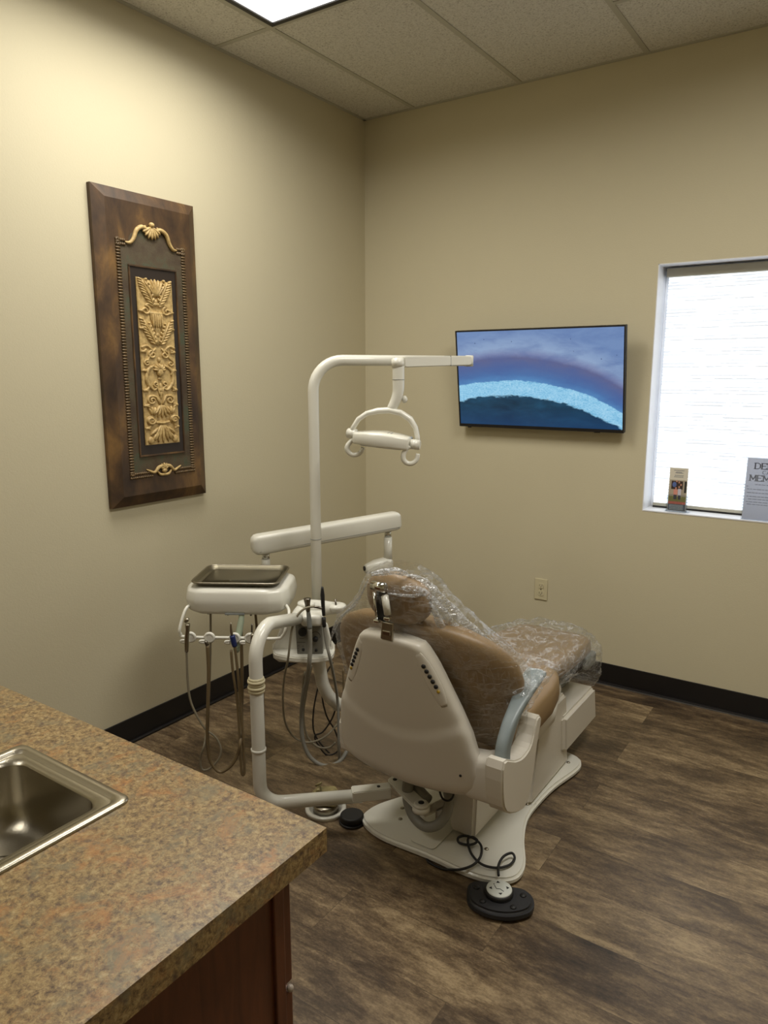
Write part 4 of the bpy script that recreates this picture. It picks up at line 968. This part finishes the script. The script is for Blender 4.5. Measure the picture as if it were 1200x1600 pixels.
bar = [HD(-.165, -.10, .715), HD(-.185, -.15, .706), HD(-.200, bf, zb+.035), HD(-.198, bf, zb+.012), HD(-.178, bf, zb), HD(0, bf, zb), HD(.165, bf, zb), HD(.195, bf, zb+.012), HD(.208, bf, zb+.04), HD(.215, -.15, .700), HD(.195, -.10, .712)]
q.tube(bar, .0062, n=10, sub=6); q.make('handle_bar', M['white'], du)
q = B(); q.tube([HD(.03, -.13, .71), HD(.028, -.15, .66), HD(.018, -.165, .60), HD(.012, -.170, .56)], [.009, .012, .0135, .012], n=14, sub=4); q.ball(HD(.012, -.170, .556), (.013, .013, .016)); q.make('brake_handle', M['green'], du)
bd = (HD(0, bf, 0)-CAM).dot(FV)
def BX(px): # position along the bar under a photo column
    p = P(px, 1003, 'd', bd); return (p-HC).dot(ur)
hold = [298, 328, 368, 392]
for hx in hold:
    a_ = BX(hx); q = B(); c_ = HD(a_, bf, zb)
    q.tube([c_+(-uf*.006)+ur*(.016*math.cos(t))+Vector((0, 0, .0155*math.sin(t)+.002)) for t in [i*math.pi/6 for i in range(12)]], .0065, n=10, sub=2, loop=True)
    q.cyl(c_-uf*.012, c_+uf*.012, .0145, n=20, bev=.003)
    q.tube([c_-uf*.02+ur*(-.022+.012*math.cos(t))+Vector((0, 0, -.010+.004*math.sin(t))) for t in [math.radians(x) for x in (60, 110, 160, 210, 260, 300)]], .005, n=8, sub=3)
    q.make('instrument_holder', M['white'], du)
# tray
q = B(); TW, TD = .345, .272
def tr(w_, d_, z, r=.03): return [HD(x, y, z) for x, y in rrect(w_, d_, r, 5)]
tray = thing('instrument_tray', 'stainless steel tray resting on top of the delivery unit', 'tray', HD(0, 0, .789))
q.rings([tr(TW-.05, TD-.05, .790, .02), tr(TW-.03, TD-.03, .793, .03)], caps=False)
q.rings([tr(TW-.05, TD-.05, .790, .02), tr(TW-.07, TD-.07, .7895, .02)]); q.rings([tr(TW-.03, TD-.03, .793, .03), tr(TW-.014, TD-.014, .806, .036), tr(TW-.006, TD-.006, .808, .038), tr(TW, TD, .806, .04), tr(TW, TD, .803, .04)], caps=False)
q.make('pan', M['tray_steel'], tray)
B().tube(tr(TW-.003, TD-.003, .806, .038), .0035, n=8, sub=1, loop=True).make('rolled_rim', M['steel'], tray)
# handpieces with their hoses
dH = bd-.03
def hand(name, label, segs, hose, hr_, hm, d=dH, extra=None):
    top = P(*segs[0], 'd', d)
    t = thing(name, label, 'dental instrument', top)
    for nm, pts, rr_, mm in segs[1:]:
        B().tube([P(x, y, 'd', d) for x, y in pts], rr_, n=12, sub=3).make(nm, mm, t)
    B().tube([P(p[0], p[1], 'd', p[2] if len(p) > 2 else d) for p in hose], hr_, n=8, sub=6).make('hose', hm, t)
    return t
dh2 = dH+.15
hand('handpiece', 'steel handpiece in the leftmost holder of the delivery unit', [(292, 1018), ('barrel', [(291.5, 1018), (291.5, 1000), (293, 985), (293, 975)], [.007, .0085, .008, .010], M['steel']), ('head', [(289.5, 972), (292, 968.5), (295, 969)], [.006, .009, .006], M['steel'])],
     [(291.5, 1016), (293, 1060), (297, 1092), (306, 1115), (320, 1138), (337, 1152), (345, 1170), (341, 1187), (327, 1201), (316, 1202), (313, 1186), (320, 1160), (325, 1120, dh2), (328, 1050, dh2), (329, 1000, dh2), (329, 950, dh2)], .0042, M['hose'])
hand('syringe', 'grey hose with its handpiece tucked in the second holder from the left', [(324, 1010), ('grip', [(324, 1008), (321, 1002)], [.0075, .006], M['steel_dark'])],
     [(324, 1008), (326, 1050), (325, 1100), (324, 1150), (327, 1183), (335, 1199), (345, 1206), (360, 1197), (371, 1179), (376, 1155), (378, 1100, dh2), (378, 1040, dh2), (377, 1000, dh2), (376.5, 955, dh2)], .0068, M['hose_brown'])
hand('scaler', 'scaler handpiece with a blue grip and thin tip in its holder', [(366, 1005), ('grip', [(367, 1010), (365, 1003), (363, 993)], [.009, .0105, .010], M['blue']), ('tip', [(362.5, 993), (361, 984), (360.5, 973)], [.006, .005, .0022], M['steel'])],
     [(367, 1010), (371, 1045), (375, 1090), (379, 1140), (381.5, 1185), (382, 1206), (380, 1211), (377.5, 1206), (376, 1180), (374, 1140), (370, 1090), (364, 1050), (361, 1016)], .0052, M['hose_brown'])
hand('polisher', 'slim instrument standing in the right holder beside the bent pipe', [(393, 1000), ('grip', [(393.5, 1004), (394.5, 990)], [.006, .0065], M['steel']), ('tip', [(393.5, 988), (393.5, 975)], [.0035, .0032], M['steel_dark'])],
     [(393, 1004), (397, 1050, dH+.1), (402, 1120, dH+.1), (408, 1180, dH+.1), (412, 1160, dh2), (410, 1060, dh2), (403, 1000, dh2), (399, 955, dh2)], .0055, M['hose_brown'])

# ------------------------------------------------------------------ assistant's console on its bent pipe
ac = thing('assistant_console', 'white assistant console carried on a bent white pipe at the left of the chair', 'dental console', (.92, -1.94, 0))
zt = .125
lowx = [pb, P(545, 1243, 'z', zl)]
d0 = 2.335
B0, B1 = P(566, 1243, 'z', .138), P(446, 1253, 'z', .12)
dirn = (B1-B0).normalized()
cr = P(407, 1256, 'z', .118)
vx, vy = cr.x, cr.y
vtop = .615
q = B(); pts = [B0, B1]
ins = (Vector((vx, vy, .118))-B1); 
for t in range(1, 7):
    an = t/7*math.pi/2; R_ = .075; base = Vector((vx, vy, .118))-dirn*R_
    pts.append(base+dirn*R_*math.sin(an)+Vector((0, 0, R_*(1-math.cos(an)))))
pts += [Vector((vx, vy, .20)), Vector((vx, vy, .40)), Vector((vx, vy, vtop-.06))]
cons = P(463, 967, 'y', -1.66); ctop = Vector((vx, vy, cons.z-.01)); hd = (cons-ctop); hd.z = 0; hl = hd.length; hd.normalize(); R_ = .10; ze = P(412, 986, 'd', (ctop-CAM).dot(FV)+.02).z
zarm = ze+.0
for t in range(0, 8):
    an = t/7*math.pi/2; pts.append(Vector((vx, vy, 0))+hd*R_*(1-math.cos(an))+Vector((0, 0, zarm-R_+R_*math.sin(an))))
pts.append(cons)
q.tube(pts, .0235, n=18, sub=1); q.make('bent_pipe', M['white'], ac)
q = B(); zz = .40; zc1 = P(399, 1070, 'd', (Vector((vx, vy, 0))-CAM).dot(FV)).z
for k_, rr_ in ((-.020, .028), (-.008, .030), (.004, .0275), (.014, .030), (.022, .027)): q.lathe([(.024, -.006), (rr_, -.004), (rr_, .004), (.024, .006)], (vx, vy, zc1+k_), 22)
q.make('cable_wrap', M['cream'], ac)
zc2 = P(403, 1171, 'd', (Vector((vx, vy, 0))-CAM).dot(FV)).z
B().lathe([(.0236, -.005), (.0265, -.004), (.0265, .004), (.0236, .005)], (vx, vy, zc2), 22).make('pipe_collar', M['white'], ac)
q = B(); m0, m1 = P(552, 1241, 'z', .15), P(610, 1235, 'z', .15); dd_ = (m1-m0); l2 = dd_.length; dd_.normalize(); sv = Vector((-dd_.y, dd_.x, 0))
q.prism([(-.005, -.023), (l2, -.023), (l2, .023), (-.005, .023)], -.020, .020, m0, dd_, sv, .003); q.make('clevis', M['white'], ac)
q = B()
for t in (.68,): q.lathe([(.0001, .001), (.006, .001), (.0062, -.001)], m0+dd_*l2*t+Vector((0, 0, .0205)), 12)
q.make('set_screw', M['black'], ac)
q = B(); lk = (pb-pa); ll = lk.length; lk.normalize(); sv = Vector((-lk.y, lk.x, 0))
out = [(-.026*math.cos(t)*1, .026*math.sin(t)) for t in [math.radians(x) for x in (-90, -60, -30, 0, 30, 60, 90)]][::-1]
oo = [(math.cos(math.radians(a_))*.027+(0 if abs(a_) > 90 else ll), math.sin(math.radians(a_))*.027) for a_ in (100, 125, 150, 180, 210, 235, 260)]
oo += [(ll+math.cos(math.radians(a_))*.025, math.sin(math.radians(a_))*.025) for a_ in (-80, -50, -25, 0, 25, 50, 80)]
q.prism(oo, .0, .012, pa+Vector((0, 0, .008)), lk, sv, .003); q.lathe([(.030, -.012), (.030, .002), (.026, .004), (.0001, .004)], pa+Vector((0, 0, .012)), 24); q.lathe([(.026, .012), (.026, .018), (.022, .022), (.014, .022)], pa+Vector((0, 0, .006)), 24)
q.make('pivot_link', M['white'], ac)
B().lathe([(.0001, .024), (.010, .024), (.010, .02)], pa+Vector((0, 0, .006)), 16).make('pivot_bolt', M['black'], ac); B().lathe([(.0001, .006), (.0075, .006), (.008, .0)], pb+Vector((0, 0, .016)), 14).make('pivot_bolt', M['black'], ac)
# console body
dc = 2.66
def cpx(px, py, d=dc): return P(px, py, 'd', d)
# lower apron: flared tray behind the control panel
apr = [(439, 978), (431, 1000), (426, 1018), (427, 1028), (436, 1034), (475, 1036), (505, 1030), (521, 1022), (519, 1005), (512, 975), (500, 962), (470, 960), (452, 968)]
A = [cpx(x, y, 2.74) for x, y in apr]; Cn = sum(A, Vector())/len(A)
q = B(); rs = []
for dd2, k_ in ((2.70, .90), (2.695, .97), (2.705, 1.0), (2.76, 1.0), (2.79, .95)):
    rs.append([P(Cx, Cy, 'd', dd2) for Cx, Cy in [(475+(x-475)*k_, 1000+(y-1000)*k_) for x, y in apr]])
q.rings(rs, smooth=True); q.make('console_apron', M['white'], ac)
zl_ = cpx(475, 1036, 2.70).z
q = B(); lipc = (cpx(431, 1026, 2.72)+cpx(519, 1020, 2.72))/2; pts = [cpx(427, 1024, 2.68), cpx(436, 1032, 2.64), cpx(475, 1035, 2.61), cpx(505, 1030, 2.62), cpx(521, 1021, 2.66)]
top = [p+Vector((0, 0, .010)) for p in pts]; back = [cpx(519, 1012, 2.80), cpx(475, 1015, 2.82), cpx(431, 1015, 2.80)]
zf = .5*(pts[0].z+pts[-1].z); o2 = [((p-CAM).dot(RV), (p-CAM).dot(FV)) for p in pts+back]
q.prism(smooth_poly(o2, 3), zf-.012, zf+.010, (CAM.x, CAM.y, 0), RV, FV, .004); q.make('console_shelf', M['white'], ac)
# control panel
ctlA = [cpx(462, 976), cpx(503, 975), cpx(505, 1021), cpx(465, 1023)]
cc = sum(ctlA, Vector())/4
q = B(); q.prism([((p-cc).dot(RV), (p-cc).z) for p in reversed(ctlA)], -.03, .012, cc, RV, UP, .003); pn = q.make('control_panel', M['panel_grey'], ac)
def knob(px, py, r, m_, name, d=dc-.013, l=.014):
    p = cpx(px, py, d); return B().lathe([(.0001, l), (r*.8, l), (r, l*.7), (r, 0)], p, 20, -FV).make(name, m_, pn)
knob(473, 987, .0165, M['black'], 'knob'); knob(493, 998, .010, M['black'], 'knob'); knob(474, 1015, .0055, M['black'], 'knob', l=.006); knob(494, 1016, .0055, M['black'], 'knob', l=.006)
q = B(); rg = cpx(493, 994, dc-.0125); B().tube([rg+RV*.018*math.cos(t)+UP*.018*math.sin(t) for t in [math.radians(a_) for a_ in range(-20, 210, 20)]], .0009, n=6, sub=1).make('dial_marking', M['black'], pn)
for x0_, y0_, x1_ in ((464, 1003.5, 477), (468, 997.5, 475), (465, 1009, 468), (465, 1013, 467), (465, 1017, 468), (472, 1009.5, 475)):
    a_, b_ = cpx(x0_, y0_, dc-.0122), cpx(x1_, y0_, dc-.0122); q.tube([a_, b_], .0009, n=6, sub=1)
q.make('panel_marking', M['black'], pn)
# top block, holder caps and neck
q = B(); q.box(cpx(488, 966, 2.64), (.085, .075, .045), .014, YAW+.1, 4, True); q.make('holder_block', M['white'], ac)
q = B(); q.tube([cons, cpx(470, 957, 2.68), cpx(482, 950, 2.70), cpx(505, 950, 2.74), cpx(525, 950, 2.76)], [.024, .028, .033, .030, .022], n=16, sub=5); q.make('console_neck', M['white'], ac)
for px_, py_, r_ in ((479, 942, .036), (526, 946, .038)):
    c_ = cpx(px_, py_, 2.70 if px_ < 500 else 2.75)
    q = B(); q.lathe([(.0001, .008), (r_*.6, .008), (r_*.95, .003), (r_, -.004), (r_*.8, -.016), (r_*.45, -.028)], c_, 28); q.make('holder_cap', M['white'], ac)
q = B(); q.tube([cpx(524, 936, 2.74), cpx(525, 948, 2.73)], .004, sub=1); q.make('cap_slot', M['steel_dark'], ac)
q = B(); q.tube([cpx(497, 1020, 2.76), cpx(500, 1045, 2.77), cpx(505, 1070, 2.79), cpx(516, 1090, 2.82), cpx(530, 1101, 2.86)], .026, n=18, sub=6); q.make('console_arm', M['white'], ac)
q = B(); e0, e1 = cpx(530, 1101, 2.86), Vector((1.27, -1.22, .33)); q.tube([e0+(e0-e1).normalized()*.02, e0, (e0+e1)/2, e1], [.018, .027, .027, .027], n=18, sub=4); q.make('arm_elbow', M['white'], ac)

# assistant's instruments
dA = 2.585
hand('suction_wand', 'grey suction wand hanging in front of the control panel', [(480, 940), ('mouthpiece', [(480, 935), (480.5, 944), (481.5, 955)], [.014, .010, .008], M['steel_dark']), ('valve', [(481.5, 955), (483, 968), (484, 982)], [.007, .009, .009], M['grey'])],
     [(484, 982), (484.5, 1010), (483, 1040), (480, 1060, dA+.1), (474, 1085, dA+.15), (471, 1120, dA+.2), (473, 1155, dA+.2), (484, 1182, dA+.2), (505, 1196, dA+.2), (527, 1192, dA+.22), (541, 1175, dA+.25), (549, 1150, dA+.3)], .0085, M['greytube'], dA)
hand('saliva_ejector', 'slim black ejector standing upright in the console holder', [(504, 945), ('stem', [(503.5, 917), (504, 930), (505, 950), (506, 962)], [.004, .008, .007, .006], M['black']), ('valve', [(506, 965), (506.5, 979)], [.0075, .0075], M['black'])],
     [(506.5, 979), (510, 1005), (516, 1030), (522, 1060, dA+.1), (527, 1090, dA+.2), (529, 1130, dA+.2), (529, 1165, dA+.2), (530, 1190, dA+.25), (523, 1215, dA+.3), (516, 1228, dA+.35)], .0058, M['greytube'], dA+.02)
hand('water_syringe', 'thin grey hose looping from the console top down to the floor', [(500, 952), ('grip', [(503, 951), (498, 949), (490, 948)], [.004, .005, .004], M['steel_dark'])],
     [(500, 950), (487, 948), (473, 953), (461, 968), (455, 990), (450, 1030), (444, 1060, dA+.05), (442, 1095, dA+.1), (446, 1130, dA+.15), (461, 1153, dA+.2), (481, 1160, dA+.2), (503, 1154, dA+.2), (520, 1140, dA+.22), (534, 1120, dA+.3)], .0042, M['hose'], dA-.02)
hoseset = [('grey', [(487, 1040), (478, 1085), (474, 1120), (480, 1150), (497, 1167), (514, 1168), (524, 1160)], .0045, M['hose']),
           ('black', [(520, 1035), (506, 1060), (503, 1085), (510, 1118), (524, 1143), (530, 1170), (512, 1180), (498, 1165), (492, 1150), (505, 1143), (520, 1120), (526, 1095), (525, 1070)], .0035, M['hose_dark']),
           ('black', [(497, 1073), (490, 1110), (491, 1145), (510, 1172), (530, 1187), (548, 1188), (562, 1182), (568, 1175)], .0035, M['hose_dark']),
           ('brown', [(536, 1045), (537, 1090), (536, 1140)], .004, M['hose_brown']),
           ('grey', [(476, 1050), (470, 1110), (472, 1150), (482, 1185), (500, 1207), (517, 1213), (530, 1205)], .004, M['hose'])]
hb_ = thing('hose_bundle', 'tangle of grey and black hoses hanging under the console', 'hoses', P(505, 1100, 'd', 2.8))
for i, (nm, pts, r_, m_) in enumerate(hoseset):
    B().tube([P(x, y, 'd', 2.84+.02*(i % 3)) for x, y in pts], r_, n=8, sub=6).make(nm+'_hose', m_, hb_)

# ------------------------------------------------------------------ dental light
dl_ = thing('dental_light', 'white dental light on a tall pole that bends over the chair', 'dental lamp', cpx(497, 945, 2.81))
dp = 2.81
pbse = P(496, 945, 'd', dp); X0_, Y0_ = P(492.5, 780, 'd', dp).x, P(492.5, 780, 'd', dp).y
zt_ = P(560, 563, 'd', dp+.05).z
far = P(735, 562, 'd', 3.00); hd = Vector((far.x-X0_, far.y-Y0_, 0)); hl = hd.length; hd.normalize(); R_ = .115
pts = [Vector((X0_, Y0_, cpx(497, 950, 2.78).z)), Vector((X0_, Y0_, 1.0)), Vector((X0_, Y0_, zt_-R_))]
for t in range(1, 11):
    an = t/10*math.pi/2; pts.append(Vector((X0_, Y0_, zt_-R_))+hd*R_*(1-math.cos(an))+Vector((0, 0, R_*math.sin(an))))
pts.append(Vector((far.x, far.y, zt_))-hd*.01)
B().tube(pts, .0205, n=20, sub=1).make('pole', M['white'], dl_)
q = B(); zj = P(494, 842, 'd', dp).z; q.lathe([(.0206, -.001), (.0215, -.001), (.0215, .001), (.0206, .001)], (X0_, Y0_, zj), 24); q.make('pole_joint', M['grey'], dl_)
# flat arm folded back from the far pivot toward the viewer
n0 = P(627, 565, 'd', 2.70); n1 = P(733, 563, 'd', 2.96); ad = (n1-n0); al = ad.length; adn = ad.normalized(); asv = Vector((adn.y, -adn.x, 0)).normalized(); au = adn.cross(asv)*-1
if au.z < 0: au = -au
q = B(); q.prism([(0, -.018), (.012, -.021), (al-.02, -.019), (al-.004, -.016), (al-.004, .014), (al-.02, .017), (.012, .019), (0, .016)], -.018, .018, n0, adn, au, .003); fa_ = q.make('flat_arm', M['white'], dl_)
q = B(); q.prism([(.25, -.0195), (.2515, -.0195), (.2515, .0185), (.25, .0185)], -.0185, .0185, n0, adn, au); q.make('arm_seam', M['grey'], fa_)
B().cyl(n1+UP*.019, n1-UP*.024, .017, n=20, bev=.002).make('arm_pivot', M['white'], dl_)
# stem
dS = 2.69
q = B(); q.cyl(P(621, 559, 'd', dS), P(622, 575, 'd', dS), .0225, n=20, bev=.003); q.tube([P(622.5, 572, 'd', dS), P(622.5, 594, 'd', dS), P(622, 612, 'd', dS), P(618, 626, 'd', dS), P(611, 640, 'd', dS)], [.0215, .0215, .0205, .019, .017], n=18, sub=5); q.make('stem', M['white'], dl_)
B().lathe([(.0217, -.0008), (.0225, -.0008), (.0225, .0008), (.0217, .0008)], P(622.5, 593, 'd', dS), 24).make('stem_seam', M['grey'], dl_)
B().ball(P(632, 624, 'd', dS+.01), (.011, .011, .014)).make('stem_knob', M['white'], dl_)
# yoke: curved flat band from one side pivot over to the other
yk = [(548, 678), (552, 668), (560, 655), (573, 646), (590, 642), (608, 641), (626, 645), (641, 655), (649, 668), (652, 682), (653, 692)]
q = B(); yp = [P(x, y, 'd', 2.72-(.06*i/10)) for i, (x, y) in enumerate(yk)]
rs = []
for i, p in enumerate(yp):
    td = (yp[min(i+1, 10)]-yp[max(0, i-1)]).normalized(); nn = td.cross(FV).normalized(); r_ = []
    dep = .020
    for j in range(14):
        a, b = sup(.0115 if 3 < i < 8 else .0095, dep, .8, j, 14); r_.append(p+nn*a+FV*b)
    rs.append(r_)
q.rings(rs); q.make('yoke', M['white'], dl_)
# lamp head: wide flattened housing
h0, h1 = P(557, 683, 'd', 2.72), P(640, 693, 'd', 2.665); hx = (h1-h0); hL = hx.length; hxn = hx.normalized(); hf = Vector((-hxn.y, hxn.x, 0)).normalized(); hu = hxn.cross(hf)
q = B(); rs = []
for t, dpt, hgt in ((-.004, .036, .018), (.002, .046, .022), (.05, .058, .026), (hL/2, .070, .029), (hL-.05, .058, .027), (hL-.002, .046, .024), (hL+.004, .036, .020)):
    r_ = []
    for j in range(24):
        a, b = sup(dpt, hgt, .38, j, 24); r_.append(h0+hxn*t+hf*a+hu*(b+ (.004*math.sin(math.pi*max(0, t)/hL))))
    rs.append(r_)
q.rings(rs); lh = q.make('lamp_head', M['white'], dl_)
q = B()
for i in range(4):
    a_ = h0+hxn*(hL*.50+.012*i)+hu*.0315; q.prism([(-.0012, -.022), (.0012, -.022), (.0012, .012), (-.0012, .012)], -.0015, .0004, a_-hf*.01, hxn, hf)
q.make('vent_slots', M['grey'], lh)
q = B(); q.prism(rrect(hL*.8, .085, .03), -.002, 0, (h0+h1)/2-hu*.0225, hxn, hf); q.make('lens', mat('lamp_lens', srgb(220, 225, 228), .15), lh)
for (cx_, cy_, d_) in ((550, 677, 2.72), (648, 694, 2.66)):
    sgn = 1 if cx_ > 600 else -1
    c_ = P(cx_, cy_, 'd', d_); B().cyl(c_-hxn*.018-FV*.01, c_+hxn*.020-FV*.01, .0185, n=20, bev=.003).make('side_pivot', M['white'], dl_)
# two loop handles below the pivots
for pts_, d_ in (([(553, 686), (548, 690), (543, 697), (543, 704), (549, 710), (557, 710.5), (564, 706), (567, 699)], 2.70), ([(640, 697), (634, 703), (630, 711), (631, 719), (637, 724), (645, 723.5), (651, 718), (653, 709)], 2.64)):
    B().tube([P(x, y, 'd', d_) for x, y in pts_], [.007, .0085, .0095, .0095, .009, .009, .0085, .0075], n=14, sub=5).make('loop_handle', M['white'], dl_)

# ------------------------------------------------------------------ floor bits left of the chair
fv = thing('floor_valve', 'round white floor flange with a brass coloured fitting under the hoses', 'floor valve', (1.03, -1.71, 0))
c_ = P(509, 1262, 'z', .01)
B().lathe([(.060, .003), (.060, .012), (.063, .014), (.073, .014), (.076, .012), (.077, .001)], (c_.x, c_.y, 0), 36).make('flange', M['white'], fv)
B().lathe([(.0001, .030), (.040, .030), (.046, .024), (.048, .004)], (c_.x, c_.y, 0), 36).make('flange_cup', M['steel'], fv)
q = B(); q.prism([(-.045, -.03), (.04, -.035), (.05, .0), (.035, .035), (-.03, .035), (-.05, .005)], .0305, .080, (c_.x, c_.y, 0), RV, FV, .006); q.make('fitting_block', M['beigemetal'], fv)
q = B(); p_ = Vector((c_.x, c_.y, 0))-RV*.025; q.cyl(p_+UP*.074, p_+UP*.10, .007, n=12); q.cyl(p_+UP*.10+RV*-.012-UP*-.0, p_+UP*.112+RV*.012, .004, n=8); q.cyl(p_+UP*.085-FV*.02, p_+UP*.085+FV*.01, .009, n=12); q.make('stopcock', M['beigemetal'], fv)
fp = thing('foot_switch', 'small round black foot switch on the floor by the base plate', 'foot switch', (1.147, -1.70, 0))
c_ = P(550, 1277, 'z', .02); B().lathe([(.0001, .034), (.037, .034), (.038, .034), (.041, .032), (.042, .030), (.0425, .028), (.043, .002), (.0001, .0015)], (c_.x, c_.y, 0), 32).make('rubber_button', M['black'], fp)
B().lathe([(.044, .0), (.047, .003), (.047, .008), (.044, .010)], (c_.x, c_.y, 0), 32).make('base_ring', M['vinyl_base'], fp)
